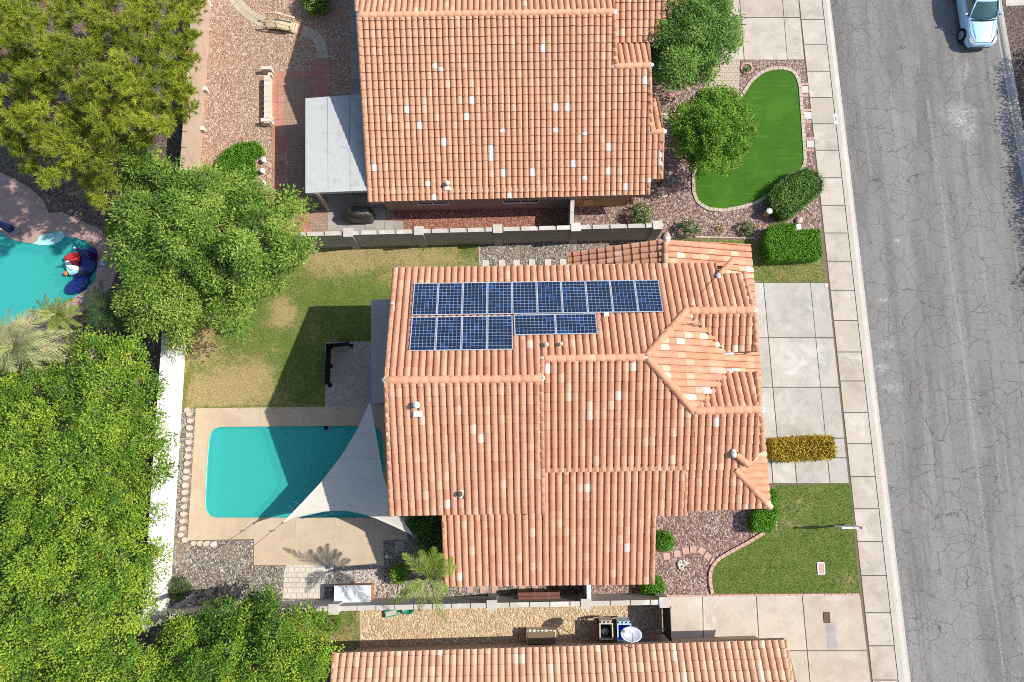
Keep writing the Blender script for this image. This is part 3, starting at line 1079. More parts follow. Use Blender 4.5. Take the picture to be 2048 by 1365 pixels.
qs = path_quads(pts, 11) + path_quads([(604, 63), (618, 66), (631, 74), (640, 86), (645, 104), (645, 117)], 11)
slabs('garden_path', qs, MT['beige_paver'], 0.024, 0.02)
slabs('garden_path', [[(598, 46), (606, 50), (599, 70), (591, 68)], [(606, 50), (611, 52), (604, 73), (599, 70)]], MT['red_paver'], 0.024, 0.02)
slabs('side_path', [[(698 + j * .5, -60 + j * 31.5), (740, -60 + j * 31.5), (740, -29 + j * 31.5), (698.5 + j * .5, -29 + j * 31.5)] for j in range(8)], MT['grey_slab'], 0.02, 0.03)
slabs('patio_paving', [[(655 + i * 29, 390 + j * 26), (684 + i * 29, 390 + j * 26), (684 + i * 29, 416 + j * 26), (655 + i * 29, 416 + j * 26)] for i in range(4) for j in range(2)] +
      [[(655 + i * 19, 442), (674 + i * 19, 442), (674 + i * 19, 462), (655 + i * 19, 462)] for i in range(8)], MT['grey_slab'], 0.022, 0.02)
sheet('paved_walk', [(1290, 226), (1350, 226), (1400, 200), (1425, 121), (1480, 121), (1478, 190), (1440, 300), (1400, 260), (1300, 262)], 0.010, MT['pave_beige'])
sheet('paved_patch', [(572, 1131), (652, 1131), (647, 1197), (566, 1199), (568, 1145)], 0.012, MT['pave_white'])
# mulch shade around the turf, beige border, turf
TURF = [(1488, 191), (1505, 165), (1525, 148), (1545, 141), (1566, 140), (1583, 145), (1592, 156), (1597, 175), (1603, 260), (1607, 326), (1600, 338), (1578, 348), (1557, 366), (1537, 388), (1510, 403), (1480, 412), (1447, 418), (1418, 415), (1398, 403), (1391, 384),
        (1390, 350), (1410, 300), (1450, 240)]
sheet('artificial_lawn', TURF, 0.02, MT['turf'])


def resample(poly, step, closed=True):
    pts = [Vector((a, b)) for a, b in poly]
    if closed:
        pts.append(pts[0])
    out = []
    rest = 0.0
    for a, b in zip(pts[:-1], pts[1:]):
        l_ = (b - a).length
        t = rest
        while t < l_:
            out.append(a.lerp(b, t / l_))
            t += step
        rest = t - l_
    return out


def edging(name, label, poly, w, hgt, step, mat, closed=True, side=1, gap=0.012):
    rs = resample(poly, step, closed)
    n = len(rs)
    mb = MB()
    for i in range(n if closed else n - 1):
        a, b = rs[i], rs[(i + 1) % n]
        nn = []
        for k in (i, i + 1):
            p_ = rs[(k - 1) % n] if closed else rs[max(k - 1, 0)]
            q_ = rs[(k + 1) % n] if closed else rs[min(k + 1, n - 1)]
            d = (q_ - p_).normalized()
            nn.append(Vector((d.y, -d.x)) * side)
        q = [P(v.x, v.y, 0.02) for v in (a, b, b + nn[1] * w, a + nn[0] * w)]
        c = sum(q, Vector()) / 4
        q = [c + (p - c) * (1 - gap / max((p - c).length, .01)) for p in q]
        mb.prism(xy(q), 0.0, hgt + random.uniform(-.004, .004), random.random())
    o = mb.build(name, mat)
    return tag(o, label, 'edging')


edging('lawn_edging', 'beige concrete edging curving all round the artificial lawn', TURF, 7, 0.06, 9, MT['beige_paver'])
edging('brick_edging', 'curved row of pinkish edging bricks between purple gravel and lawn', EDGE, 7, 0.10, 11, MT['pink_paver'], False, 1)
edging('brick_edging', 'straight pinkish brick edging between front lawn and lower driveway', [(1312, 1190.5), (1721, 1187)], 4, 0.05, 14, MT['pink_paver'], False, -1)
edging('gravel_edging', 'thin concrete strip between dry lawn and grey side gravel', [(957, 491), (957.5, 550)], 3, 0.04, 40, MT['beige_paver'], False, 1)
edging('gravel_edging', 'thin concrete strip crossing the lower neighbour dirt yard', [(719, 1216), (719.5, 1310)], 3, 0.04, 40, MT['beige_paver'], False, 1)
edging('gravel_edging', 'pale concrete strip below the rose bed by the cut hedge', [(1390, 476), (1530, 479)], 3, 0.06, 40, MT['beige_paver'], False, 1)
edging('hedge_edging', 'low concrete strip around the foot of the clipped L shaped hedge', [(1530, 476), (1528, 526), (1588, 526)], 3, 0.06, 40, MT['beige_paver'], False, -1)


# pale worn line and stains on the road
def blotch(name, pts, z, n=1):
    vs, fs, ed = [], [], []
    for cx, cy, rx, ry in pts:
        b = len(vs)
        vs.append(P(cx, cy, z))
        ed.append(1.0)
        k = 16
        for i in range(k):
            a = 2 * math.pi * i / k
            r = random.uniform(.8, 1.1)
            vs.append(P(cx + rx * r * math.cos(a), cy + ry * r * math.sin(a), z))
            ed.append(0.0)
        fs += [(b, b + 1 + (i + 1) % k, b + 1 + i) for i in range(k)]
    me = bpy.data.meshes.new(name)
    me.from_pydata(vs, [], fs)
    a = me.attributes.new('edge', 'FLOAT', 'POINT')
    a.data.foreach_set('value', ed)
    return tag(finish(me, name, MT['stain'], None, False, None), kind='structure')


blotch('road_stain', [(1925, 240, 42, 48), (1762, 736, 24, 14), (1785, 774, 30, 16), (1915, 225, 60, 22), (1775, 690, 30, 10), (1940, 262, 24, 30), (1930, 140, 14, 30), (1795, 482, 12, 7), (1770, 600, 22, 7)], -0.114)
mb = MB()
xln = [(1855, 200), (1866, 280), (1880, 370), (1893, 470), (1904, 560), (1918, 650), (1932, 750), (1946, 860), (1957, 960), (1972, 1080), (1988, 1200), (2004, 1320), (2012, 1380)]
for (a, b), (c, d) in zip(xln[:-1], xln[1:]):
    mb.add([P(a - 3, b, -0.115), P(c - 3, d, -0.115), P(c + 3, d, -0.115), P(a + 3, b, -0.115)], [(0, 1, 2, 3)])
tag(mb.build('road_marking', MT['line'], loc=None), kind='structure')

# ================================================================ HOUSES
def tint_h1():
    r = random.random()
    if r < 0.025:
        return random.uniform(0.84, 0.97)
    return min(0.82, max(0.05, random.gauss(0.46, 0.15)))


def tint_pale():
    r = random.random()
    if r < 0.17:
        return random.uniform(0.84, 1.0)
    return min(0.86, max(0.2, random.gauss(0.55, 0.14)))


def tint_h2():
    r = random.random()
    if r < 0.018:
        return 1.0
    if r < 0.07:
        return random.uniform(0.7, 0.85)
    return min(0.7, max(0.3, random.gauss(0.5, 0.07)))


def tint_h3():
    return min(0.92, max(0.15, random.gauss(0.55, 0.17)))


PROF_T = np.array([0.0, 0.03, 0.14, 0.30, 0.46, 0.60, 0.73, 0.81, 0.84, 1.0])


def prof(t, a):
    return np.where(t < 0.825, a * np.sin(np.pi * np.clip(0.12 + 0.76 * t / 0.81, 0, 1)) ** 0.8 * np.where(t < 0.02, 0, 1), -0.035) - np.where(t < 0.02, 0.035, 0)


class Roof:
    """collects the tiles of all the slopes of one roof"""

    def __init__(s, col=0.29, course=0.40, rise=0.085):
        s.V, s.F, s.T = [], [], []
        s.col, s.course, s.rise = col, course, rise
        s.deck = MB()

    def slope(s, plane, polys, tint, eave=None, deck=True):
        d = plane.d
        U = Vector((-d.y, d.x, 0))
        S = Vector((d.x, d.y, -plane.k)).normalized()
        N = plane.n
        ps = [[plane.hit(a, b) for a, b in q] for q in polys]
        allp = [p for q in ps for p in q]
        se = max((p - plane.p).dot(S) for p in allp) if eave is None else eave
        hs = prof(PROF_T, s.rise)
        k = len(PROF_T)
        for q in ps:
            us = [(p - plane.p).dot(U) for p in q]
            ss = [(p - plane.p).dot(S) for p in q]
            poly2 = list(zip(us, ss))
            i0, i1 = math.floor(min(us) / s.col), math.ceil(max(us) / s.col)
            j0, j1 = math.floor((se - max(ss)) / s.course), math.ceil((se - min(ss)) / s.course)
            vs, fs, ts = [], [], []
            cu = np.array([(i + .5) * s.col for i in range(i0, i1)])
            for j in range(j0, j1):
                cs = se - (j + .5) * s.course
                ok = in_poly(cu, np.full(cu.shape, cs), poly2) | (edge_dist(cu, np.full(cu.shape, cs), poly2) < 0.4)
                slo = se - j * s.course + 0.03
                sup = se - (j + 1) * s.course
                for i in np.nonzero(ok)[0]:
                    u0 = (i0 + i) * s.col
                    b = len(vs)
                    jl = random.uniform(-.008, .008)
                    js = random.uniform(-.016, .016)
                    tl = random.uniform(-.006, .006)
                    tn = tint()
                    for row, (sv, ex) in enumerate(((slo + js, 0.058), (sup + js, 0.0), (slo + js - 0.07, 0.0))):
                        for t, h in zip(PROF_T, hs):
                            hh = (h + ex + jl + tl * (t - .5)) if row < 2 else h - 0.02
                            vs.append(plane.p + U * (u0 + t * s.col) + S * sv + N * float(hh))
                    for a in range(k - 1):
                        fs.append((b + a, b + a + 1, b + k + a + 1, b + k + a))
                        fs.append((b + 2 * k + a, b + 2 * k + a + 1, b + a + 1, b + a))
                        ts += [tn, tn]
            me = bpy.data.meshes.new('tmp')
            me.from_pydata(vs, [], fs)
            at = me.attributes.new('tint', 'FLOAT', 'FACE')
            at.data.foreach_set('value', ts)
            bm = bmesh.new()
            bm.from_mesh(me)
            bpy.data.meshes.remove(me)
            c = sum(q, Vector()) / len(q)
            for a, b2 in zip(q, q[1:] + q[:1]):
                nn = (b2 - a).cross(Vector((0, 0, 1)))
                nn.z = 0
                if nn.length < 1e-6:
                    continue
                nn.normalize()
                if nn.dot(c - a) > 0:
                    nn = -nn
                bmesh.ops.bisect_plane(bm, geom=bm.verts[:] + bm.edges[:] + bm.faces[:], plane_co=a + nn * 0.004, plane_no=nn, clear_outer=True, dist=1e-5)
            ly = bm.faces.layers.float.get('tint')
            b = len(s.V)
            bm.verts.index_update()
            s.V += [v.co.copy() for v in bm.verts]
            for f in bm.faces:
                ix = [v.index + b for v in f.verts]
                if f.normal.dot(N) < -0.2:
                    ix.reverse()
                s.F.append(ix)
                s.T.append(f[ly])
            bm.free()
            if deck:
                c = sum(q, Vector()) / len(q)
                n = len(q)
                top = [p - Vector((0, 0, 0.03)) for p in q]
                s.deck.add(top + [p - Vector((0, 0, 0.2)) for p in top],
                           [tuple(range(n)), tuple(range(2 * n - 1, n - 1, -1))] + [(i, n + i, n + (i + 1) % n, (i + 1) % n) for i in range(n)])

    def build(s, parent, mat):
        mb = MB()
        mb.v, mb.f, mb.t = s.V, s.F, s.T
        o = mb.build('roof', mat, parent)
        s.deck.build('fascia', MT['fascia'], o)
        return o


def caps(mb, pts, r=0.125, step=0.4, tint=tint_h1, lift=0.05):
    """a run of half-round cap tiles along a 3D polyline, laid from its first point"""
    for a, b in zip(pts[:-1], pts[1:]):
        d = b - a
        l_ = d.length
        d.normalize()
        x = d.cross(Vector((0, 0, 1))).normalized()
        z = x.cross(d).normalized()
        n = max(1, round(l_ / step))
        for i in range(n):
            p0 = a + d * (l_ * i / n - 0.02)
            p1 = a + d * (l_ * (i + 1) / n + 0.03)
            tn = tint()
            r0, r1 = r * 1.08, r * 0.93
            l0, l1 = lift + 0.018, lift - 0.005
            vs, fs = [], []
            K = 9
            for p, rr, lf in ((p0, r0, l0), (p1, r1, l1), (p0, r0 - 0.03, l0)):
                for k in range(K):
                    an = R(-100) + R(200) * k / (K - 1)
                    vs.append(p + x * math.sin(an) * rr + z * (math.cos(an) * rr * 0.95 + lf - 0.04))
            for k in range(K - 1):
                fs.append((k, k + 1, K + k + 1, K + k))
                fs.append((2 * K + k, 2 * K + k + 1, k + 1, k))
            vs2 = vs
            nrm = (vs2[1] - vs2[0]).cross(vs2[K] - vs2[0])
            mb.add(vs2, [tuple(reversed(f)) for f in fs], tn)


def mortar(root_part, pts, r=0.12):
    for p in pts:
        mb = MB()
        mb.ball(p + Vector((0, 0, 0.05)), min(r, .135) * random.uniform(.9, 1.1), 0.62, 9, 6, random.uniform(.8, 1.25), 1, random.uniform(0, 3), jit=0.26)
        mb.build('mortar_cap', MT['mortar'], root_part, True)


def cap_part(roof, mat, pts, r=0.125, tint=tint_h1, lift=0.05, step=0.4):
    mb = MB()
    caps(mb, pts, r, step, tint, lift)
    return mb.build('ridge_cap', mat, roof, True)


def wall_block(mb, pts, z, z0=0.0):
    mb.prism(xy(pts), z0, z)


def vent(roof, plane, px, py, dx, dy, size=0.2, hgt=0.35, mat='lid_white', flash=True):
    """a pipe vent with its flashing"""
    p = plane.hit(px, py, 0.03)
    mb = MB()
    if flash:
        mb.box((p.x + dx, p.y + dy, p.z - 0.06), size * 1.7, size * 1.2, 0.09, tint=.5)
    mb.tube([p - Vector((0, 0, .05)), p + Vector((0, 0, hgt))], size * 0.42, 10)
    mb.lathe((p.x, p.y, p.z + hgt - 0.02), [(size * .62, 0), (size * .68, .05), (size * .3, .1)], 12)
    return mb.build('vent_pipe', MT[mat], roof)


K5 = 0.4167
# ---------------------------------------------------------------- the two-storey house in the middle
home = thing('tiled_house', 'large terracotta tiled house with sixteen solar panels and several stepped gables', 'house', P(1150, 790, 0))
wr = P(1083, 757.5, 7.6)
PN = Plane(wr, NAX, K5)
PSW = Plane(wr, -NAX, K5)
er = PN.hit(1188, 715.5)
PSE = Plane(er, -NAX, K5)
eend = PN.hit(1290, 714)
PE = Plane(eend, EAX, K5)
GNS = Plane(PN.hit(1440, 621), -NAX, K5)
GSN = Plane(PSE.hit(1450, 820), NAX, K5)
PSE2 = PSE.shifted(-0.07)
eav = P(1100, 1170.5, 3.3)
PSL = Plane(eav, -NAX, K5)
ner = P(1330, 503, 5.1)
NEW = Plane(ner, -EAX, K5)
NEE = Plane(ner, EAX, 0.3)
rf = Roof()
eN = (PN.hit(900, 535.5) - PN.p).dot(Vector((PN.d.x, PN.d.y, -PN.k)).normalized())
rf.slope(PN, [[(788, 537), (1085, 532.5), (1084, 757), (770, 760)], [(1085, 532.5), (1300, 529), (1290, 714), (1084, 717)],
              [(1300, 529), (1430, 526.5), (1437, 548), (1370, 622), (1290, 714)], [(1437, 548), (1487, 547), (1507, 620), (1370, 622)]], tint_h1, eN)
rf.slope(PSW, [[(770, 760), (1084, 757), (1087, 1027), (780, 1032)]], tint_h1)
rf.slope(PSE, [[(1086, 717), (1290, 714), (1386, 822), (1390, 940.5), (1088, 945.5)], [(1386, 822), (1521, 818), (1525, 901), (1497, 930), (1462, 940), (1390, 940.5)]], tint_h1)
PE2 = PE.shifted(-0.40)
rf.slope(PE, [[(1290, 714), (1374, 617), (1511, 617), (1521, 745), (1523, 824), (1393, 825)], [(1439, 546), (1465, 521), (1503, 522), (1505.5, 550), (1437, 550)], [(1482, 550), (1505.5, 550), (1511, 617), (1489, 617)],
              [(1508, 824), (1524, 824), (1531, 900), (1499, 932), (1488, 918)]], tint_pale, (PE.hit(1520, 745) - PE.p).dot(Vector((PE.d.x, PE.d.y, -PE.k)).normalized()))
rf.slope(PE2, [[(1466, 939), (1500, 896), (1531, 896), (1540.5, 1016)]], tint_pale)
rf.slope(GNS, [[(1370, 622), (1507, 620), (1514, 703), (1452, 706)]], tint_h1)
rf.slope(GSN, [[(1386, 822), (1452, 743), (1513, 745), (1521, 818)]], tint_h1)
rf.slope(PSE2, [[(1374, 934), (1462, 934), (1541, 1016.5), (1371, 1023)]], tint_h1)
rf.slope(PSL, [[(884, 1024), (1312, 1020), (1307, 1168), (891, 1173)], [(1088, 938), (1372, 933), (1369, 1031), (1309, 1032), (1088, 1030)]], tint_h1, (PSL.hit(1100, 1170.5) - PSL.p).dot(Vector((PSL.d.x, PSL.d.y, -PSL.k)).normalized()))
rf.slope(NEW, [[(1327, 480), (1327, 531), (1134, 537), (1136, 505)]], tint_h1)
rf.slope(NEE, [[(1333, 480), (1500, 490.5), (1504, 535), (1333, 531)]], tint_pale)
roof1 = rf.build(home, MT['tile'])
cp = lambda pts, r=0.125, tint=tint_h1, lift=0.06: cap_part(roof1, MT['tile'], pts, r, tint, lift)
cp([PN.hit(1081, 758), PN.hit(775, 761)], .15, lift=.08)
cp([PN.hit(1288, 715), PN.hit(1090, 718)], .14, lift=.08)
cp([PN.hit(1372, 622), PN.hit(1292, 713)], .15, lift=.09)
cp([PSE.hit(1384, 821), PSE.hit(1294, 717)], .15, lift=.09)
cp([PN.hit(1504, 621), PN.hit(1378, 622.5)], .16, lift=.08)
cp([PSE.hit(1519, 819), PSE.hit(1390, 822.5)], .16, lift=.08)
cp([PN.hit(790, 540), PN.hit(773, 757)], .10)
cp([PSW.hit(782, 1030), PSW.hit(772, 764)], .10)
cp([PSW.hit(1085.5, 1026), PSW.hit(1083, 762)], .10)
cp([PN.hit(1084, 722), PN.hit(1083, 753)], .10)
cp([PSL.hit(892, 1170), PSL.hit(887, 1035)], .09)
cp([PSL.hit(1304.5, 1166), PSL.hit(1307, 1036)], .10)
cp([PSL.hit(1368, 1030), PSL.hit(1371, 943)], .10)
cp([PN.hit(1487, 549), PN.hit(1505, 618)], .11)
cp([GNS.hit(1512, 702), GNS.hit(1507, 625)], .11)
cp([GSN.hit(1512, 747), GSN.hit(1519, 815)], .11)
cp([PSE.hit(1523, 900), PSE.hit(1520, 824)], .11)
cp([P(1330, 528, 5.14), P(1330, 486, 5.14)], .12)
cp([PE.hit(1463, 524, .02), PE.hit(1438, 550, .05)], .13, lift=.12)
cp([PE.hit(1494, 929, .02), PE.hit(1470, 909, .05)], .14, lift=.12)
cp([PE2.hit(1539, 1014, .02), PE2.hit(1469, 940, .03)], .13, lift=.1)
mortar(roof1, [PN.hit(772, 761), PSW.hit(1084, 757), PN.hit(1085, 719), PN.hit(1290, 714.5), PN.hit(1372, 621.5), PSE.hit(1385, 824), PN.hit(1508, 621), PSE.hit(1522, 820),
               PE.hit(1436, 552, .1), PE.hit(1467, 907, .1), P(1334, 480, 5.15)], 0.17)
for q in ((1455, 706.5), (1455, 742.5)):
    mb = MB()
    mb.box(PE.hit(q[0], q[1], 0.05), 0.5, 0.16, 0.05)
    mb.build('valley_flashing', MT['alu'], roof1)
vent(roof1, PSW, 836, 812, 0.0, -0.32, 0.2, .38)
vent(roof1, PSW, 921, 988, 0.02, -0.1, 0.17, .25, 'rust')
vent(roof1, PN, 1092, 691, 0.14, 0.0, 0.15, .22, 'beige_plastic')
vent(roof1, PN, 1121, 690, 0.16, 0.03, 0.13, .22, 'beige_plastic')
mb = MB()
for i in range(26):
    p = PE.hit(1376 + i * .9, 644 + 10 * math.sin(i * .9) * .5 + i * .3, .1)
    mb.tube([p, p + Vector((random.uniform(-.15, .15), random.uniform(-.1, .1), .02))], 0.012, 4)
mb.build('leaf_litter', MT['soil'], roof1)
# walls
wl = MB()


def inset(pts, d):
    c = sum(pts, Vector()) / len(pts)
    return [p + Vector((math.copysign(d, c.x - p.x), math.copysign(d, c.y - p.y), 0)) for p in pts]


q = inset([PN.hit(788, 537), PN.hit(1085, 532.5), PSW.hit(1087, 1027), PSW.hit(780, 1032)], 0.45)
mw, me_ = (q[0] + q[3]) / 2, (q[1] + q[2]) / 2
six = [q[0], q[1], me_, q[2], q[3], mw]
wl.prism(xy(six), 0, [min(PN.z(p.x, p.y), PSW.z(p.x, p.y)) - 0.24 for p in six])
q = inset([PN.hit(1087, 533), PE.hit(1490, 530), PE.hit(1525, 1005), PSE.hit(1092, 944)], 0.5)
wl.prism(xy(q), 0, 4.4)
for PL_, P2_, a, b in ((PN, GNS, (1490, 560), (1510, 700)), (PSE, GSN, (1520, 890), (1510, 750))):
    p0, p1 = PL_.hit(*a), P2_.hit(*b)
    x1_ = max(p0.x, p1.x) - 0.45
    rg = (p0 + p1) / 2
    tri = [(x1_ - 2.2, p0.y), (x1_, p0.y), (x1_, rg.y), (x1_, p1.y), (x1_ - 2.2, p1.y)]
    zz = [min(PL_.z(x, y), P2_.z(x, y)) - .26 for x, y in tri]
    wl.prism(tri, 4.0, zz)
q = inset([PSL.hit(891, 1040), PSL.hit(1307, 1036), PSL.hit(1306, 1168), PSL.hit(891, 1172)], 0.45)
wl.prism(xy(q), 0, [PSL.z(p.x, p.y) - .24 for p in q])
q = inset([P(1136, 505, 3.5), P(1500, 490, 3.9), P(1504, 560, 3.9), P(1136, 560, 3.5)], 0.45)
wl.prism(xy([q[0], (q[0] + q[1]) / 2, q[1], q[2], (q[2] + q[3]) / 2, q[3]]), 0, [3.3, 4.6, 3.6, 3.6, 4.6, 3.3])
wl.build('wall', MT['stucco'], home)
# flat patio roof on the garden side
mb = MB()
q = [P(742, 600, 2.75), P(812, 598, 2.75), P(812, 804.5, 2.75), P(742, 805.5, 2.75)]
mb.prism(xy(q), 2.57, 2.75)
pr = mb.build('patio_roof', MT['flat_roof'], home)
for a in (0, 3):
    mb = MB()
    mb.box((q[a].x + .15, q[a].y + (-.15 if a == 0 else .15), 0), .14, .14, 2.57)
    mb.build('post', MT['stucco'], pr)
# garage door and front windows on the street side
ex = PE.hit(1510, 760).x - 0.5
for yy, w_, h_, nm in ((700, 4.9, 2.2, 'garage_door'), (950, 1.5, 1.3, 'window'), (560, 1.5, 1.3, 'window')):
    mb = MB()
    c = P(1450, yy, 0)
    mb.box((ex + .02, c.y, 0.0 if nm == 'garage_door' else 1.0), .08, w_, h_)
    mb.build(nm, MT['white'] if nm == 'garage_door' else MT['glass'], home)

# ---------------------------------------------------------------- solar panels on the garden slope
def panel_grid(tl, tr, br, bl, n, land=False):
    off = 0.17
    A, B, C, D = (PN.hit(*p, off) for p in (tl, tr, br, bl))
    U = ((B - A) + (C - D)).normalized()
    S = PN.n.cross(U).normalized()
    if S.dot(D - A) < 0:
        S = -S
    w = ((B - A).length + (C - D).length) / 2 / n
    h = ((D - A).length + (C - B).length) / 2
    o0 = (A + D) / 2 - S * h / 2
    out = []
    for i in range(n):
        out.append((o0 + U * (w * i), U, S, w, h, land))
    return out


specs = panel_grid((828.5, 566.5), (1319, 559.5), (1325.5, 624), (822.5, 631), 10)
specs += panel_grid((823, 633.5), (1025.5, 631.5), (1026, 699), (818.5, 703), 4)
specs += panel_grid((1028, 629.5), (1193.5, 627), (1194, 667.5), (1028.5, 671), 2, True)
ordn = ['first', 'second', 'third', 'fourth', 'fifth', 'sixth', 'seventh', 'eighth', 'ninth', 'tenth']
for i, (o, U, S, w, h, land) in enumerate(specs):
    Nn = PN.n
    if i < 10:
        lb = ['leftmost upright solar panel in the long upper row of ten', 'second', 'third', 'fourth', 'fifth', 'sixth', 'seventh', 'eighth', 'ninth', 'rightmost upright solar panel in the long upper row of ten'][i]
        if ' ' not in lb:
            lb = lb + ' upright solar panel from the left in the long upper row of ten'
    elif i < 14:
        lb = ['leftmost', 'second', 'third', 'fourth'][i - 10] + ' upright solar panel from the left in the lower row of four' if i > 10 else 'leftmost upright solar panel in the lower row of four'
    else:
        lb = ['left one of the two sideways solar panels beside the lower row', 'right one of the two sideways solar panels, beside the junction box'][i - 14]
    c = o + U * w / 2 + S * h / 2
    t = thing('solar_panel', lb, 'solar panel', c - Nn * 0.04, 'solar panels on the tiled roof')
    g = 0.008
    fr = MB()
    bw = 0.028
    pt = lambda u, s, z: o + U * u + S * s + Nn * z
    for u0, u1, s0, s1 in ((g, w - g, g, g + bw), (g, w - g, h - g - bw, h - g), (g, g + bw, g + bw, h - g - bw), (w - g - bw, w - g, g + bw, h - g - bw)):
        vs = [pt(a, b, z) for z in (-0.04, 0.0) for a, b in ((u0, s0), (u1, s0), (u1, s1), (u0, s1))]
        fr.add(vs, [(3, 2, 1, 0), (4, 5, 6, 7), (0, 1, 5, 4), (1, 2, 6, 5), (2, 3, 7, 6), (3, 0, 4, 7)])
    fo = fr.build('frame', MT['alu'], t)
    bs = MB()
    vs = [pt(a, b, z) for z in (-0.03, -0.009) for a, b in ((g + bw, g + bw), (w - g - bw, g + bw), (w - g - bw, h - g - bw), (g + bw, h - g - bw))]
    bs.add(vs, [(3, 2, 1, 0), (4, 5, 6, 7), (0, 1, 5, 4), (1, 2, 6, 5), (2, 3, 7, 6), (3, 0, 4, 7)])
    bs.build('backsheet', MT['backsheet'], t)
    ce = MB()
    nu, ns = (10, 6) if land else (6, 10)
    m_ = g + bw + 0.008
    cu_, cs_ = (w - 2 * m_) / nu, (h - 2 * m_) / ns
    for a in range(nu):
        for b in range(ns):
            u0, s0 = m_ + a * cu_, m_ + b * cs_
            e = 0.0075
            ce.add([pt(u0 + e, s0 + e, -.004), pt(u0 + cu_ - e, s0 + e, -.004), pt(u0 + cu_ - e, s0 + cs_ - e, -.004), pt(u0 + e, s0 + cs_ - e, -.004)], [(3, 2, 1, 0)], random.random() ** 2.2)
    co = ce.build('solar_cells', MT['cell'], t)
    fv = co.data.polygons[0].normal
    if fv.dot(Nn) < 0:
        for o_ in (fo, co, bs.v and t.children[1]):
            o_.data.flip_normals()
t = thing('junction_box', 'small white junction box on the tiles right of the sideways panels', 'junction box', PN.hit(1212, 630.5, .1))
mb = MB()
mb.box(PN.hit(1212, 630.5, .06), .2, .16, .12)
mb.build('housing', MT['white'], t)
mb = MB()
for k in range(3):
    mb.tube([PN.hit(1197, 633 + k * 13, .1), PN.hit(1203, 637 + k * 13, .1), PN.hit(1200, 644 + k * 13, .09), PN.hit(1196, 648 + k * 12, .1)], .015, 5)
mb.build('cable', MT['steel'], t)

# ---------------------------------------------------------------- the upper neighbour's house
home2 = thing('orange_house', 'single storey house with even orange tiled roof at the top', 'house', P(1000, 220, 0))
r2 = P(970, 28, 5.35)
k2 = 0.40
QS = Plane(r2, -NAX, k2)
QN = Plane(r2, NAX, k2)
rf = Roof(0.29, 0.385, 0.085)
e2 = (QS.hit(1000, 400) - QS.p).dot(Vector((QS.d.x, QS.d.y, -QS.k)).normalized())
rf.slope(QS, [[(715, 32), (1229, 24), (1233, 135), (721, 140)], [(721, 140), (1301, 132.5), (1304, 265), (729.5, 269)],
              [(729.5, 269), (1327, 264), (1323, 360), (735, 365)], [(735, 365), (1298, 360.3), (1298, 391), (738, 406)]], tint_h2, e2)
rf.slope(QN, [[(715, 32), (1229, 24), (1230, -260), (690, -260)]], tint_h1)
q2 = QS.hit(1262, 132)
Q2N = Plane(q2, NAX, k2)
rf.slope(Q2N, [[(1230, 134), (1302, 131), (1298, 84), (1228, 86)]], tint_h2)
q3 = QS.hit(1312, 264)
Q3N = Plane(q3, NAX, k2)
rf.slope(Q3N, [[(1302, 266), (1327, 263), (1316, 198), (1298, 199)]], tint_h2)
zv = Q2N.hit(1262, 87)
Q4 = Plane(zv + Vector((0, 0, .12)), -NAX, k2)
rf.slope(Q4, [[(1229, 89), (1318, 87), (1372, 30), (1380, -260), (1229, -260)]], tint_h3)
roof2 = rf.build(home2, MT['tile_orange'])
cp = lambda pts, r=0.12, lift=0.06: cap_part(roof2, MT['tile_orange'], pts, r, tint_h2, lift)
cp([QS.hit(1225, 25), QS.hit(720, 32)], .14, .08)
cp([QS.hit(739, 404), QS.hit(716, 36)], .10)
cp([QS.hit(1231, 128), QS.hit(1228, 28)], .11)
cp([QS.hit(1298, 132.5), QS.hit(1230, 134)], .14, .09)
cp([QS.hit(1302, 262), QS.hit(1299, 136)], .10)
cp([QS.hit(1325, 264), QS.hit(1302, 266)], .13, .09)
cp([QS.hit(1322, 358), QS.hit(1325, 268)], .10)
cp([QS.hit(1296, 389), QS.hit(1297, 363)], .10)
cp([QN.hit(703, -120), QN.hit(714, 26)], .10)
mortar(roof2, [QS.hit(717, 32), QS.hit(1229, 25), QS.hit(1226, 134.5), QS.hit(1301, 132), QS.hit(1299, 265.5), QS.hit(1326, 264), QS.hit(1297, 361)], .15)
vent(roof2, QS, 896, 371, 0.0, -.16, .17, .3)
wl = MB()
wl.prism(xy([P(775.6, 422), P(1147, 415.5), P(1140, -230), P(757, -230)]), 0, 2.36)
wl.build('wall', MT['stucco_pink'], home2)
wl = MB()
wl.prism(xy([P(1147.5, 415), P(1254, 411), P(1250, 395), P(1275, 370), P(1268, 150), P(1225, 120), P(1225, -200), P(1141, -200)]), 0, 2.33)
gw = wl.build('wall', MT['stucco_gold'], home2)
wl = MB()
qq = inset([Q4.hit(1229, 60), Q4.hit(1345, 60), Q4.hit(1380, -255), Q4.hit(1229, -255)], .45)
wl.prism(xy(qq), 0, [Q4.z(p_.x, p_.y) - .24 for p_ in qq])
wl.build('wall', MT['stucco_pink'], home2)
gw['label'] = 'gold painted wall'
yw = P(960, 419, 0).y
for a, b in ((832, 897), (1005, 1079)):
    x0, x1_ = P(a, 408, 1.3).x, P(b, 408, 1.3).x
    yb = P((a + b) / 2, 422 - (((a + b) / 2) - 775.6) * .0175, 0).y
    mb = MB()
    for zz0, zz1 in ((0.86, 0.93), (1.92, 1.99)):
        mb.box(((x0 + x1_) / 2, yb - .03, zz0), x1_ - x0, .08, zz1 - zz0, rz=R(1.09))
    for xx in (x0 + .03, (x0 + x1_) / 2, x1_ - .03):
        mb.box((xx, yb - .03, .93), .06, .08, .99, rz=R(1.09))
    wo = mb.build('window', MT['white'], home2)
    mb = MB()
    mb.box(((x0 + x1_) / 2, yb - .0, .93), x1_ - x0 - .05, .05, .99, rz=R(1.09))
    mb.build('pane', MT['glass'], wo)
mb = MB()
c = P(1176, 411, .8)
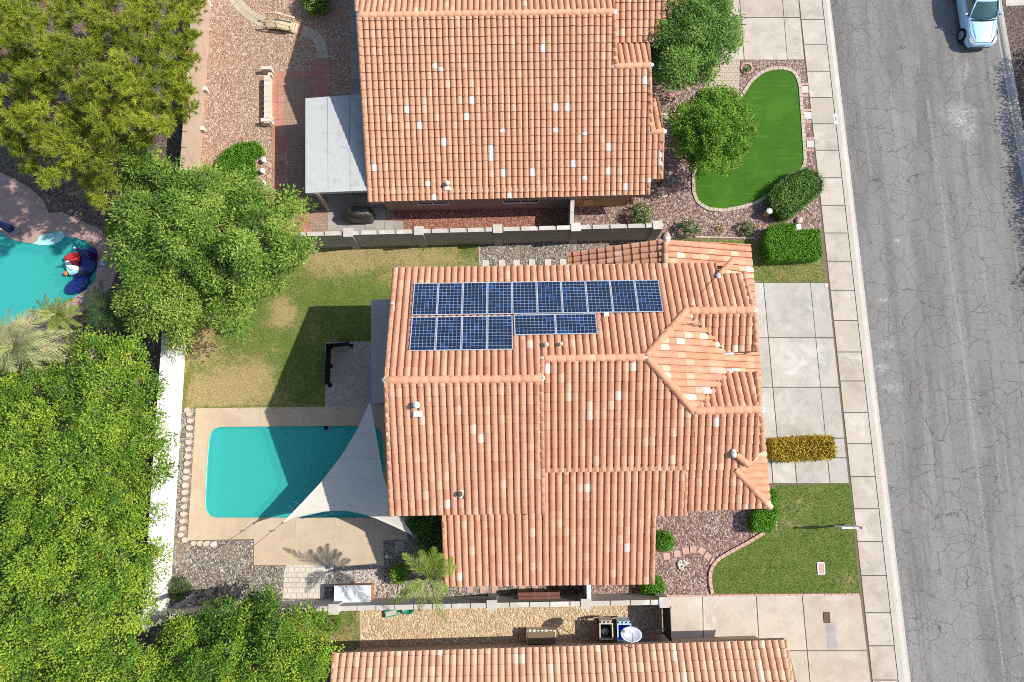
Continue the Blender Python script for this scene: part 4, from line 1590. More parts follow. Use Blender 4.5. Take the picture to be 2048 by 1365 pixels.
mb.box((c.x, P(1176, 414.2).y - .12, .7), .5, .2, .8, rz=R(1.09))
mb.tube([(c.x - .33, P(1176, 414.2).y - .1, 0), (c.x - .33, P(1176, 414.2).y - .1, 1.9)], .04, 8)
mb.tube([(c.x + .4, P(1176, 414.2).y - .1, .4), (c.x + .4, P(1176, 414.2).y - .1, 1.7)], .035, 8)
mb.build('meter_box', MT['stucco_gold'], home2)
# its patio cover
mb = MB()
cv = [P(612, 197, 2.5), P(742, 187, 2.42), P(745, 381, 2.42), P(612, 386.5, 2.5)]
n_ = 3
for i in range(n_):
    a, b = i / n_, (i + 1) / n_ - 0.006
    q = [cv[0].lerp(cv[1], a), cv[0].lerp(cv[1], b), cv[3].lerp(cv[2], b), cv[3].lerp(cv[2], a)]
    mb.add([p + Vector((0, 0, z)) for z in (-.06, 0) for p in q], [(0, 1, 2, 3), (7, 6, 5, 4), (4, 5, 1, 0), (5, 6, 2, 1), (6, 7, 3, 2), (7, 4, 0, 3)])
pc = mb.build('patio_roof', MT['patio_roof'], home2)
mb = MB()
mb.beam(cv[0] - Vector((0, 0, .12)), cv[3] - Vector((0, 0, .12)), .06, .24)
mb.beam(cv[3] - Vector((0, -.03, .12)), cv[2] - Vector((0, -.03, .12)), .06, .24)
mb.beam(cv[0] - Vector((0, .03, .12)), cv[1] - Vector((0, .03, .12)), .06, .24)
mb.build('gutter', MT['patio_roof'], pc)
for (a, b) in ((659, 421), (652, 300)):
    p = P(a, b, 0)
    mb = MB()
    mb.box((p.x, p.y, 0), .15, .15, 2.38)
    mb.build('post', MT['wood'], pc)

# ---------------------------------------------------------------- the lower neighbour's house
home3 = thing('pale_tiled_house', 'house with pale pinkish tiled roof cut off by the bottom edge', 'house', P(1130, 1400, 0))
e3 = P(1118, 1292, 2.65)
TN = Plane(e3, NAX, k2)
rf = Roof(0.3, 0.42, 0.085)
rf.slope(TN, [[(668, 1305.5), (1570, 1278.5), (1592, 1365), (1625, 1640), (645, 1670), (664, 1365)]], tint_h3)
rg3 = TN.hit(1130, 1655)
TS = Plane(rg3, -NAX, k2)
rf.slope(TS, [[(640, 1670), (1626, 1640), (1655, 1900), (620, 1930)]], tint_h3)
roof3 = rf.build(home3, MT['tile_pink'])
cap_part(roof3, MT['tile_pink'], [TN.hit(1571, 1283), TN.hit(1623, 1640)], .11, tint_h3)
cap_part(roof3, MT['tile_pink'], [TN.hit(668, 1307), TN.hit(646, 1668)], .10, tint_h3)
cap_part(roof3, MT['tile_pink'], [TN.hit(646, 1668), TN.hit(1625, 1641)], .14, tint_h3)
wl = MB()
q = inset([P(668, 1305, 2.65), P(1570, 1279, 2.65), P(1630, 1890, 2.4), P(630, 1910, 2.4)], .45)
wl.prism(xy([q[0], q[1], (q[1] + q[2]) / 2, q[2], q[3], (q[0] + q[3]) / 2]), 0, [2.45, 2.45, 5.0, 2.2, 2.2, 5.0])
wl.build('wall', MT['stucco'], home3)


# ---------------------------------------------------------------- boundary walls
def wall(name, label, base, hgt, th, away, mat, pillars=(), capw=0.06, cat='wall', capmat='cap', pw=0.42, coping=True):
    """base: pixel polyline of the visible face's foot; away: unit vector from that face into the wall"""
    w = [P(a, b, 0) for a, b in base]
    t = thing(name, label, cat, (w[0] + w[-1]) / 2)
    mb = MB()
    for a, b in zip(w[:-1], w[1:]):
        mb.prism(xy([a, b, b + away * th, a + away * th]), 0, hgt)
    mb.build('masonry', MT[mat], t)
    if coping:
        mb = MB()
        for a, b in zip(w[:-1], w[1:]):
            n = max(1, round((b - a).length / 0.9))
            for i in range(n):
                p, q = a.lerp(b, i / n), a.lerp(b, (i + 1) / n - 0.006)
                mb.prism(xy([p - away * .008, q - away * .008, q + away * (th + .008), p + away * (th + .008)]), hgt + .002, hgt + capw)
        mb.build('coping', MT[capmat], t)
    for px, py in pillars:
        p = P(px, py, 0)
        mb = MB()
        c = p + away * (th / 2)
        mb.box((c.x, c.y, 0), pw, th + .2, hgt + .03, rz=R(1.1))
        po = mb.build('pillar', MT[mat], t)
        mb = MB()
        mb.box((c.x, c.y, hgt + .032), pw + .05, th + .25, .08, rz=R(1.1))
        mb.build('pillar_cap', MT[capmat], po)
    return t


wall('block_wall', 'grey block wall with four pillars between the upper house and the solar roof house', [(398, 503), (1312, 480)], 1.9, .2, NAX, 'wall_grey',
     [(714, 494.5), (848, 491), (997, 487.5), (1145, 484), (1300, 480.3)])
wall('block_wall', 'bright white block wall between the patchy lawn and the big leafy trees', [(387, 512), (374, 660), (358.5, 900), (341, 1191), (338, 1240)], 2.0, .2, -EAX, 'wall_white', capmat='wall_white', coping=True)
wall('block_wall', 'tan block wall along the reddish gravel yard beside the pine', [(447, -380), (423, 0), (401, 327), (389, 500)], 1.7, .2, -EAX, 'wall_tan', capmat='wall_tan')
wall('block_wall', 'pale block wall with pillars between the side path and the dirt yard below', [(300, 1217), (660, 1198.5), (982, 1192), (1325, 1185.5)], 1.75, .2, -NAX, 'wall_pale',
     [(687, 1199), (986, 1191.5), (1164, 1189), (1312, 1186)])
wall('return_wall', 'short white topped wall joining the lower wall to the house', [(1165, 1148), (1166, 1188)], 1.8, .18, EAX, 'wall_pale', capmat='wall_white')
wall('return_wall', 'short tan wall closing the narrow shaded yard beside the upper house', [(1136, 418), (1134, 484)], 1.75, .18, EAX, 'wall_tan')

# ================================================================ PLANTS
def unit(v):
    return v / np.maximum(np.linalg.norm(v, axis=1, keepdims=True), 1e-9)


def leaf_quads(p, d, nrm, length, width, fold=0.0):
    """leaf blades: base p, direction d, face normal roughly nrm"""
    d = unit(d)
    s = np.cross(d, nrm)
    s = unit(s)
    l_ = np.asarray(length).reshape(-1, 1) if np.ndim(length) else length
    w = np.asarray(width).reshape(-1, 1) if np.ndim(width) else width
    a = p
    b = p + d * l_ * .45 + s * w * .5
    c = p + d * l_
    e = p + d * l_ * .45 - s * w * .5
    V = np.stack([a, b, c, e], 1).reshape(-1, 3)
    F = np.arange(len(V)).reshape(-1, 4)
    return V, F


def lobes_in(poly, r_px, n, h0, h1, hnoise=0.4, tries=4000, edge=0.55):
    """scatter crown lobes in a pixel outline, domed from height h0 at the rim to h1 inside"""
    cand = sample_poly(poly, tries)
    d = edge_dist(cand[:, 0], cand[:, 1], poly)
    dm = d.max()
    out = []
    for (x, y), dd in zip(cand, d):
        if dd < r_px * edge:
            continue
        if all((x - a[0]) ** 2 + (y - a[1]) ** 2 > (r_px * 0.85) ** 2 for a in out):
            h = h0 + (h1 - h0) * math.sqrt(min(1, dd / (dm * .9))) + RNG.normal(0, hnoise)
            out.append((x, y, h))
        if len(out) >= n:
            break
    return out


def rand_dirs(n, zmin=-0.35):
    z = RNG.uniform(zmin, 1, n)
    a = RNG.uniform(0, 2 * np.pi, n)
    r = np.sqrt(1 - z * z)
    return np.stack([r * np.cos(a), r * np.sin(a), z], 1)


def leafy(lobes, rad, clumps, per, length, width, flat=0.75, spread=0.22, droop=0.0, tint_mu=0.5, tip=0.0, zmin=-0.3, jit=0.8):
    """broad-leaf crown: every lobe is a shell of clumps, every clump a tuft of leaves"""
    C = np.array([tuple(P(x, y, h)) for x, y, h in lobes])
    n = len(C)
    r = rad * RNG.uniform(.75, 1.2, n)
    lob_t = RNG.normal(0, 0.10, n)
    idx = np.repeat(np.arange(n), clumps)
    dirs = rand_dirs(len(idx), zmin)
    rr = RNG.uniform(0.78, 1.06, len(idx))
    cc = C[idx] + dirs * (r[idx] * rr)[:, None] * np.array([1, 1, flat])
    ct = tint_mu + lob_t[idx] + RNG.normal(0, 0.16, len(idx))
    j = np.repeat(np.arange(len(idx)), per)
    off = RNG.normal(0, 1, (len(j), 3)) * spread * r[idx][j][:, None] * np.array([1, 1, .7])
    p = cc[j] + off
    d = unit(off + RNG.normal(0, .5, off.shape) * spread + dirs[j] * 0.25 * spread)
    d[:, 2] = d[:, 2] * .7 - droop
    nr = unit(unit(off) * 0.8 + dirs[j] * 0.45 + np.array([0, 0, .45]) + RNG.normal(0, .3, off.shape))
    ln_ = length * RNG.uniform(.7, 1.25, len(j))
    V, F = leaf_quads(p, d, nr, ln_, width * RNG.uniform(.75, 1.25, len(j)))
    t = np.clip(ct[j] + RNG.normal(0, .11, len(j)), 0, 0.9)
    if tip:
        k = RNG.random(len(j)) < tip
        t[k] = RNG.uniform(.92, 1.0, k.sum())
    return V, F, t, C, r


def trunk_mesh(root, base, C, r, mat, r0, limbs=10, fork=0.35, top=None):
    mb = MB()
    ctr = Vector(C.mean(axis=0))
    b = Vector(base)
    f = b.lerp(Vector((ctr.x, ctr.y, ctr.z)), fork)
    f.x = b.x + (ctr.x - b.x) * .15
    f.y = b.y + (ctr.y - b.y) * .15
    mb.tube([b - Vector((0, 0, .05)), b.lerp(f, .12), b.lerp(f, .5), f], [r0 * 1.5, r0 * 1.05, r0 * .9, r0 * .8], 9)
    order = list(range(len(C)))
    random.shuffle(order)
    for i in order[:limbs]:
        e = Vector(C[i])
        mid = f.lerp(e, .5) + Vector((random.uniform(-.3, .3), random.uniform(-.3, .3), random.uniform(0, .5)))
        mb.tube([f - Vector((0, 0, .1)), f.lerp(mid, .5) + Vector((0, 0, .15)), mid, mid.lerp(e, .6), e], [r0 * .6, r0 * .48, r0 * .34, r0 * .2, r0 * .08], 6)
        for q in range(3):
            o = e + Vector((random.uniform(-.7, .7), random.uniform(-.7, .7), random.uniform(-.1, .5))) * float(r[i])
            mb.tube([mid.lerp(e, .5), mid.lerp(e, .8).lerp(o, .4), o], [r0 * .16, r0 * .1, r0 * .04], 5)
    return mb.build('trunk', mat, root, True)


def fill_lobes(lobes, dz, drop=0.7):
    return [(x, y, max(.6, h - dz * random.uniform(.7, 1.3))) for x, y, h in lobes if random.random() < drop]


def tree(name, label, base_px, lobes, mat, bark, rad, clumps, per, length, width, r0=.14, group=None, limbs=12, under=True, **kw):
    t = thing(name, label, 'tree', P(base_px[0], base_px[1], 0), group)
    V, F, ti, C, r = leafy(lobes, rad, clumps, per, length, width, **kw)
    if under:
        k2_ = dict(kw)
        k2_['tint_mu'] = kw.get('tint_mu', .5)
        V2, F2, t2, _, _ = leafy(fill_lobes(lobes, rad * 1.5, 1.0), rad * 1.35, max(8, clumps // 2), per, length * 1.3, width * 1.5, **k2_)
        V, F, ti = np.concatenate([V, V2]), np.concatenate([F, F2 + len(V)]), np.concatenate([ti, t2])
    np_mesh('crown', V, F, MT[mat], t, ti)
    trunk_mesh(t, t.location, C, r, MT[bark], r0, limbs)
    return t


# --- broad-leaf trees
FICUS = [(-90, 670), (0, 755), (40, 735), (90, 705), (150, 690), (200, 672), (270, 672), (292, 700), (312, 742), (338, 752), (338, 830), (326, 900), (312, 985), (316, 1060), (326, 1110), (312, 1170), (335, 1205),
         (318, 1250), (290, 1290), (300, 1330), (290, 1430), (-90, 1430)]
lb = lobes_in(FICUS, 64, 130, 3.6, 7.0, .5, 9000, .38)
tree('ficus_tree', 'huge bright green tree filling the lower left corner beside the white wall', (150, 1040), lb, 'leaf_ficus', 'bark_pale', .80, 34, 52, .10, .056, .24, limbs=26, flat=1.05, spread=.15, tint_mu=.52, tip=.03)
FIC2 = [(296, 1330), (330, 1285), (340, 1245), (400, 1222), (440, 1214), (480, 1206), (530, 1184), (556, 1205), (560, 1236), (600, 1228), (640, 1236), (662, 1275), (650, 1320), (655, 1440), (290, 1440)]
lb = lobes_in(FIC2, 50, 60, 2.4, 4.4, .4, 6000, .4)
tree('ficus_tree', 'rounded green tree at the bottom edge below the grey gravel corner', (520, 1290), lb, 'leaf_ficus', 'bark_pale', 0.64, 32, 46, .10, .055, .16, limbs=14, flat=1.0, spread=.16, tint_mu=.44, tip=.01)
ASH = [(262, 300), (310, 285), (358, 300), (392, 330), (430, 345), (500, 372), (560, 395), (598, 402), (616, 436), (598, 462), (628, 500), (620, 535), (570, 560), (545, 590), (500, 592), (470, 600), (505, 640), (488, 668), (448, 668), (432, 620), (395, 590), (372, 560), (320, 570),
       (262, 565), (236, 520), (232, 470), (250, 420), (246, 360)]
lb = lobes_in(ASH, 50, 125, 3.0, 6.0, .6, 8000, .45)
tree('ash_tree', 'wide leafy tree with pointed green leaves overhanging the corner of both walls', (480, 545), lb, 'leaf_ash', 'bark', .64, 28, 42, .155, .05, .17, limbs=20, flat=1.0, spread=.2, droop=.15, tint_mu=.47, tip=.012)
YEL = [(250, 560), (330, 555), (395, 560), (402, 620), (392, 660), (372, 700), (345, 690), (300, 664), (262, 652), (238, 610)]
lb = lobes_in(YEL, 30, 30, 2.8, 4.4, .3, 5000, .5)
tree('ash_tree', 'yellowish leafed small tree hanging over the top of the white wall', (360, 660), lb, 'leaf_ash', 'bark_pale', .46, 24, 30, .16, .05, .1, limbs=12, flat=.95, spread=.26, droop=.15, tint_mu=.58, tip=.1)
F1 = [(1288, 40), (1308, 0), (1335, -60), (1450, -60), (1472, 15), (1487, 70), (1478, 120), (1440, 140), (1420, 165), (1385, 185), (1330, 192), (1306, 180), (1300, 130), (1294, 90)]
lb = lobes_in(F1, 28, 90, 2.2, 4.6, .3, 6000, .8)
tree('street_tree', 'dark green pointed leaf tree beside the upper driveway', (1350, 150), lb, 'leaf_dark', 'bark', .5, 28, 34, .14, .05, .13, limbs=14, flat=1.0, spread=.22, droop=.2, tint_mu=.6)
F2 = [(1334, 245), (1345, 215), (1370, 188), (1400, 170), (1440, 165), (1475, 183), (1503, 212), (1513, 258), (1500, 300), (1474, 338), (1440, 358), (1415, 368), (1380, 352), (1350, 325), (1338, 290)]
lb = lobes_in(F2, 24, 110, 1.8, 3.9, .2, 6000, .85)
tree('citrus_tree', 'round lime green tree standing at the edge of the artificial lawn', (1395, 300), lb, 'leaf_lime', 'bark', .40, 24, 36, .085, .05, .11, limbs=12, flat=1.0, spread=.19, tint_mu=.5, tip=.04)

# --- the pine
PINE = [(-90, -90), (440, -90), (420, -10), (398, 30), (412, 90), (402, 150), (396, 215), (362, 250), (350, 275), (318, 285), (290, 292), (302, 335), (262, 345), (240, 335), (222, 405), (176, 412), (164, 372), (150, 345), (108, 388), (66, 370), (40, 320), (18, 290), (-90, 290)]
lb = lobes_in(PINE, 35, 220, 4.8, 8.2, .6, 12000, .4)
pine = thing('pine_tree', 'big yellow green pine with long needles in the upper left corner', 'tree', P(290, 330, 0))
lb = lb + [(x + random.uniform(-12, 12), y + random.uniform(-12, 12), h - random.uniform(.7, 1.6)) for x, y, h in lb]
C = np.array([tuple(P(*q)) for q in lb])
rr_ = RNG.uniform(.42, .62, len(C))
NT = 20
idx = np.repeat(np.arange(len(C)), NT)
dirs = rand_dirs(len(idx), -.2)
tc = C[idx] + dirs * (rr_[idx] * RNG.uniform(.5, 1.1, len(idx)))[:, None] * np.array([1, 1, .8])
tt = .5 + RNG.normal(0, .13, len(C))[idx] + RNG.normal(0, .1, len(idx))
NN = 44
j = np.repeat(np.arange(len(idx)), NN)
ax = unit(dirs[j] + np.array([0, 0, .5]))
d = unit(ax * RNG.uniform(.1, 1.1, (len(j), 1)) + RNG.normal(0, .55, (len(j), 3)))
p0 = tc[j] - ax * RNG.uniform(0, .28, (len(j), 1))
s = unit(np.cross(d, RNG.normal(0, 1, d.shape)))
ll = RNG.uniform(.16, .30, (len(j), 1))
w_ = .026
V = np.stack([p0 - s * w_ * .5, p0 + s * w_ * .5, p0 + d * ll], 1).reshape(-1, 3)
F = np.arange(len(V)).reshape(-1, 3)
ti = np.clip(tt[j] + RNG.normal(0, .12, len(j)), 0, .9)
k = RNG.random(len(idx)) < .02
ti = np.where(k[j], .97, ti)
np_mesh('crown', V, F, MT['leaf_pine'], pine, ti)
trunk_mesh(pine, pine.location, C, rr_ * 1.2, MT['bark_pine'], .2, 40, .45)


# --- hedges and shrubs
def hedge(name, label, poly, h, mat, n_top, length=.07, width=.045, side=.6, group=None, tint_mu=.55, tip=0.0, rough=.05, cat='hedge', round_=.12):
    """a clipped hedge: leaves over a twiggy core, outline given by its flat top"""
    top = [P(a, b, h) for a, b in poly]
    c = sum(top, Vector()) / len(top)
    t = thing(name, label, cat, (c.x, c.y, 0), group)
    xyp = [(p.x, p.y) for p in top]
    q = sample_poly(xyp, n_top)
    dd = edge_dist(q[:, 0], q[:, 1], xyp)
    z = h - np.maximum(0, round_ - dd) ** 1.0 * .6 + RNG.normal(0, rough, n_top)
    pp = [np.column_stack([q, z])]
    nn = [np.tile([0, 0, 1.0], (n_top, 1))]
    per = sum(math.hypot(xyp[i][0] - xyp[i - 1][0], xyp[i][1] - xyp[i - 1][1]) for i in range(len(xyp)))
    area = abs(sum(xyp[i - 1][0] * xyp[i][1] - xyp[i][0] * xyp[i - 1][1] for i in range(len(xyp)))) / 2
    dens = n_top / area * side
    for i in range(len(xyp)):
        a, b = xyp[i - 1], xyp[i]
        l_ = math.hypot(b[0] - a[0], b[1] - a[1])
        m_ = int(l_ * h * dens)
        if m_ < 1:
            continue
        u = RNG.random(m_)
        zz = RNG.uniform(.03, h, m_)
        nx, ny = (b[1] - a[1]) / l_, -(b[0] - a[0]) / l_
        if in_poly([(a[0] + b[0]) / 2 + nx * .05], [(a[1] + b[1]) / 2 + ny * .05], xyp)[0]:
            nx, ny = -nx, -ny
        o = RNG.normal(0, rough, m_) - .02
        pp.append(np.column_stack([a[0] + (b[0] - a[0]) * u + nx * o, a[1] + (b[1] - a[1]) * u + ny * o, zz]))
        nn.append(np.tile([nx, ny, .3], (m_, 1)))
    p = np.concatenate(pp)
    n_ = np.concatenate(nn)
    nr = unit(n_ + RNG.normal(0, .55, p.shape))
    d = unit(n_ * .5 + RNG.normal(0, .8, p.shape))
    V, F = leaf_quads(p - d * length * .4, d, nr, length * RNG.uniform(.7, 1.3, len(p)), width * RNG.uniform(.8, 1.2, len(p)))
    g = RNG.normal(0, .12, 400)
    cell = (np.floor(p[:, 0] * 5).astype(int) * 7 + np.floor(p[:, 1] * 5).astype(int) * 13) % 400
    ti = np.clip(tint_mu + g[cell] + RNG.normal(0, .14, len(p)), 0, .9)
    if tip:
        k = RNG.random(len(p)) < tip
        ti[k] = RNG.uniform(.93, 1, k.sum())
    np_mesh('foliage', V, F, MT[mat], t, ti)
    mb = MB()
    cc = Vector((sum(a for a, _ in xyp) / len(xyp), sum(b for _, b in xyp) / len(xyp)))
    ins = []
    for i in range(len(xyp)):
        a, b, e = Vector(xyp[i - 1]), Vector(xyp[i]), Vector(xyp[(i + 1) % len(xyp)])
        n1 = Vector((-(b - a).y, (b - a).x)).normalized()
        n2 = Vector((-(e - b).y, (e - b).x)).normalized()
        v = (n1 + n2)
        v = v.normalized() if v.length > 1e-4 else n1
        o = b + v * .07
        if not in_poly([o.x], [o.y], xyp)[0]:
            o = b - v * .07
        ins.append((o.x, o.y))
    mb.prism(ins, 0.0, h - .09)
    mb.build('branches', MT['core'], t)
    return t


def bush(name, label, px, py, r, h, mat, n, length=.09, width=.05, sx=1.0, sy=1.0, rz=0.0, group=None, tint_mu=.5, tip=0.0, core=True, cat='shrub', lump=.16):
    """a domed shrub whose middle the photograph shows at px, py"""
    c = P(px, py, h * .55)
    t = thing(name, label, cat, (c.x, c.y, 0), group)
    cl = max(18, n // 26)
    dc = rand_dirs(cl, -.1)
    lum = RNG.uniform(1 - lump, 1 + lump, cl)
    j = RNG.integers(0, cl, n)
    d0 = unit(dc[j] + RNG.normal(0, .28, (n, 3)))
    rr = lum[j] * RNG.uniform(.8, 1.05, n)
    ca, sa = math.cos(rz), math.sin(rz)
    loc = np.column_stack([d0[:, 0] * r * sx, d0[:, 1] * r * sy, np.maximum(-.3, d0[:, 2]) * h * .6]) * rr[:, None]
    p = np.column_stack([c.x + loc[:, 0] * ca - loc[:, 1] * sa, c.y + loc[:, 0] * sa + loc[:, 1] * ca, h * .38 + loc[:, 2]])
    p[:, 2] = np.maximum(p[:, 2], .03)
    nr = unit(d0 + np.array([0, 0, .3]) + RNG.normal(0, .5, (n, 3)))
    d = unit(d0 * .6 + RNG.normal(0, .7, (n, 3)))
    V, F = leaf_quads(p - d * length * .4, d, nr, length * RNG.uniform(.7, 1.3, n), width * RNG.uniform(.8, 1.2, n))
    ti = np.clip(tint_mu + RNG.normal(0, .1, cl)[j] + RNG.normal(0, .13, n), 0, .9)
    if tip:
        k = RNG.random(n) < tip
        ti[k] = RNG.uniform(.93, 1, k.sum())
    np_mesh('foliage', V, F, MT[mat], t, ti)
    mb = MB()
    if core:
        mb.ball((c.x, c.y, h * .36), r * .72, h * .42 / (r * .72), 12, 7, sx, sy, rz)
    for k in range(9):
        a = random.uniform(0, 6.28)
        e = Vector((c.x + math.cos(a) * r * .6, c.y + math.sin(a) * r * .6, h * random.uniform(.4, .75)))
        mb.tube([(c.x, c.y, 0), Vector((c.x, c.y, 0)).lerp(e, .5) + Vector((0, 0, .06)), e], [.025, .015, .006], 5)
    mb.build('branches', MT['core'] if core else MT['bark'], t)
    return t


hedge('clipped_hedge', 'clipped L shaped bright green hedge with a flat top by the sidewalk', [(1539, 452), (1560, 445), (1592, 447), (1594, 459), (1641, 457), (1646, 514), (1606, 517), (1543, 519), (1531, 480)], .95, 'leaf_hedge', 5200, rough=.03, tint_mu=.66)
hedge('kidney_hedge', 'low kidney shaped green hedge on the reddish gravel behind the seat wall', [(432, 320), (448, 299), (475, 285), (510, 281), (522, 291), (524, 300), (512, 308), (503, 313), (507, 336), (508, 352), (500, 366), (528, 400), (545, 420), (470, 440), (440, 380), (430, 345)], .55, 'leaf_hedge', 7000, rough=.05, tint_mu=.6)
hedge('golden_hedge', 'yellow flowering boxy hedge growing between driveway and walkway', [(1543, 880), (1570, 877), (1640, 873), (1667, 874), (1672, 900), (1671, 916), (1620, 919), (1568, 922), (1545, 916)], .85, 'leaf_gold', 3000, .085, .055, rough=.05, tint_mu=.5, tip=.12)
hedge('clipped_hedge', 'narrow green hedge tucked under the corner of the tiled roof by the lawn', [(1538, 978), (1556, 980), (1557, 1010), (1554, 1042), (1548, 1064), (1508, 1064), (1507, 1030), (1528, 1020)], .8, 'leaf_hedge', 2400, rough=.04, tint_mu=.62)
hedge('flowering_hedge', 'rounded green hedge dotted with pale pink flowers beside the sidewalk', [(1541, 390), (1556, 368), (1590, 343), (1612, 333), (1636, 342), (1650, 362), (1646, 382), (1610, 410), (1585, 431), (1566, 430), (1547, 412)], .9, 'leaf_flower', 4600, .075, .045, rough=.06, tint_mu=.55, tip=.15, round_=.4)
bush('round_shrub', 'round clipped green shrub against the roof edge above the pink stepping stones', 1329, 1083, .5, .75, 'leaf_hedge', 1900, .07, .045, tint_mu=.55, lump=.05)
bush('round_shrub', 'round green shrub beside the end pillar of the lower block wall', 1306, 1176, .58, .8, 'leaf_hedge', 2000, .085, .05, tint_mu=.5, lump=.09)
bush('rose_bush', 'leafy rose bush near the gold wall of the upper house', 1284, 428, .55, .9, 'leaf_grey', 900, .11, .07, tint_mu=.62, core=False, lump=.25)
bush('rose_bush', 'sparse bush in the middle of the gravel strip above the tiled gable', 1380, 457, .48, .8, 'leaf_grey', 560, .11, .07, tint_mu=.55, core=False, lump=.3)
bush('rose_bush', 'small grey green bush next to the clipped L shaped hedge', 1497, 456, .36, .6, 'leaf_grey', 420, .1, .06, tint_mu=.6, core=False, lump=.3)
bush('dry_weed', 'small dry brownish weed between the two sparse bushes', 1440, 458, .3, .35, 'leaf_gold', 110, .09, .04, tint_mu=.3, core=False, lump=.3, tip=.5)
bush('garden_shrub', 'lit green shrub in the shade gap beside the palm', 797, 1148, .48, 1.0, 'leaf_lime', 1300, .09, .05, tint_mu=.62, lump=.15)
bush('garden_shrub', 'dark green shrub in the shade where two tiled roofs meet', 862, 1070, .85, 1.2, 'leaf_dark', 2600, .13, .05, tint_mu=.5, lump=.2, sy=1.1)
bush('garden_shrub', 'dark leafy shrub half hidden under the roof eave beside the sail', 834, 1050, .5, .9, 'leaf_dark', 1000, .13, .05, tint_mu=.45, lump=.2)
bush('garden_shrub', 'leafy shrub cut off by the top edge of the yard', 632, -2, .8, 1.3, 'leaf_dark', 2600, .12, .06, tint_mu=.72, lump=.15)
bush('yard_shrub', 'dark spiky shrub at the foot of the white wall near the tall post', 358, 1182, .55, .7, 'frond_dark', 900, .2, .03, tint_mu=.6, core=False, lump=.3)
bush('yard_shrub', 'small yellowish shrub on the bank above the kidney pool', 222, 458, .4, .6, 'leaf_lime', 500, .12, .05, tint_mu=.7, core=False, lump=.25)
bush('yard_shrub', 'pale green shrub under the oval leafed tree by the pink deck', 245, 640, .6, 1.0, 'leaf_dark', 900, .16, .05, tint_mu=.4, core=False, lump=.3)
bush('yard_shrub', 'small leafy bush growing out of the patchy lawn under the tree', 462, 648, .45, .9, 'leaf_ash', 620, .15, .05, tint_mu=.5, core=False, lump=.25)
bush('ring_plant', 'tiny green plant in the round ring near the upper driveway', 1493, 138, .18, .25, 'leaf_hedge', 130, .1, .04, tint_mu=.5, core=False, lump=.2, cat='plant')
bush('wild_shrub', 'grass and shrub growth at the corner beside the bottom tree', 655, 1245, .6, .5, 'leaf_hedge', 900, .1, .03, tint_mu=.55, core=False, lump=.25)


# --- palms
def palm(name, label, base_px, crown, tips, mat, r0, leaf=.5, n=34, arch=.5, width=.035, cat='palm tree', tint_mu=.5, tip=0.0, spread=.9):
    cx, cy, ch = crown
    top = P(cx, cy, ch)
    t = thing(name, label, cat, P(base_px[0], base_px[1], 0))
    b = Vector(t.location)
    mb = MB()
    prof_ = [(b.lerp(top, q), r0 * (1.25 - .45 * q + (.04 * (i % 2)))) for i, q in enumerate([0, .03, .1, .2, .3, .4, .5, .6, .7, .8, .9, 1.0])]
    mb.tube([p for p, _ in prof_], [r for _, r in prof_], 10)
    mb.build('trunk', MT['bark'], t)
    for (tx, ty, th, ar) in tips:
        e = P(tx, ty, th)
        mid = top.lerp(e, .5) + Vector((0, 0, arch * ar))
        rach = []
        for i in range(n + 1):
            q = i / n
            rach.append(top * (1 - q) ** 2 + mid * 2 * q * (1 - q) + e * q * q)
        rb = MB()
        rb.tube(rach[::3] + ([rach[-1]] if n % 3 else []), [.028 * (1 - .8 * i / (n / 3 + 1)) for i in range(len(rach[::3]) + (1 if n % 3 else 0))], 5, cap=False)
        fr = rb.build('frond', MT[mat], t)
        ps, ds, ns, ls = [], [], [], []
        for i in range(max(2, n // 6), n + 1):
            for dup in (0, .5):
                q = min(1, (i + dup) / n)
                i2 = min(n, i)
                tg = (rach[min(i2 + 1, n)] - rach[max(i2 - 1, 0)]).normalized()
                sd_ = tg.cross(Vector((0, 0, 1))).normalized()
                upv = sd_.cross(tg).normalized()
                p = rach[i2].lerp(rach[min(i2 + 1, n)], dup)
                for sg in (-1, 1):
                    a = spread * (1.05 - .55 * q) + random.uniform(-.12, .12)
                    dd = tg * math.cos(a) + sd_ * sg * math.sin(a) + upv * random.uniform(-.35, .12)
                    ps.append(p)
                    ds.append(dd)
                    ns.append(upv + sd_ * random.uniform(-.5, .5))
                    ls.append(leaf * (math.sin(math.pi * min(1, .18 + q * .8)) ** .7) * random.uniform(.8, 1.1))
        V, F = leaf_quads(np.array(ps, float).reshape(-1, 3), np.array(ds, float).reshape(-1, 3), unit(np.array(ns, float).reshape(-1, 3)), np.array(ls), np.full(len(ls), width))
        ti = np.clip(tint_mu + random.gauss(0, .08) + RNG.normal(0, .14, len(F)), 0, .9)
        if tip:
            k_ = RNG.random(len(F)) < tip
            ti[k_] = .97
        np_mesh('leaflets', V, F, MT[mat], fr, ti)
    return t


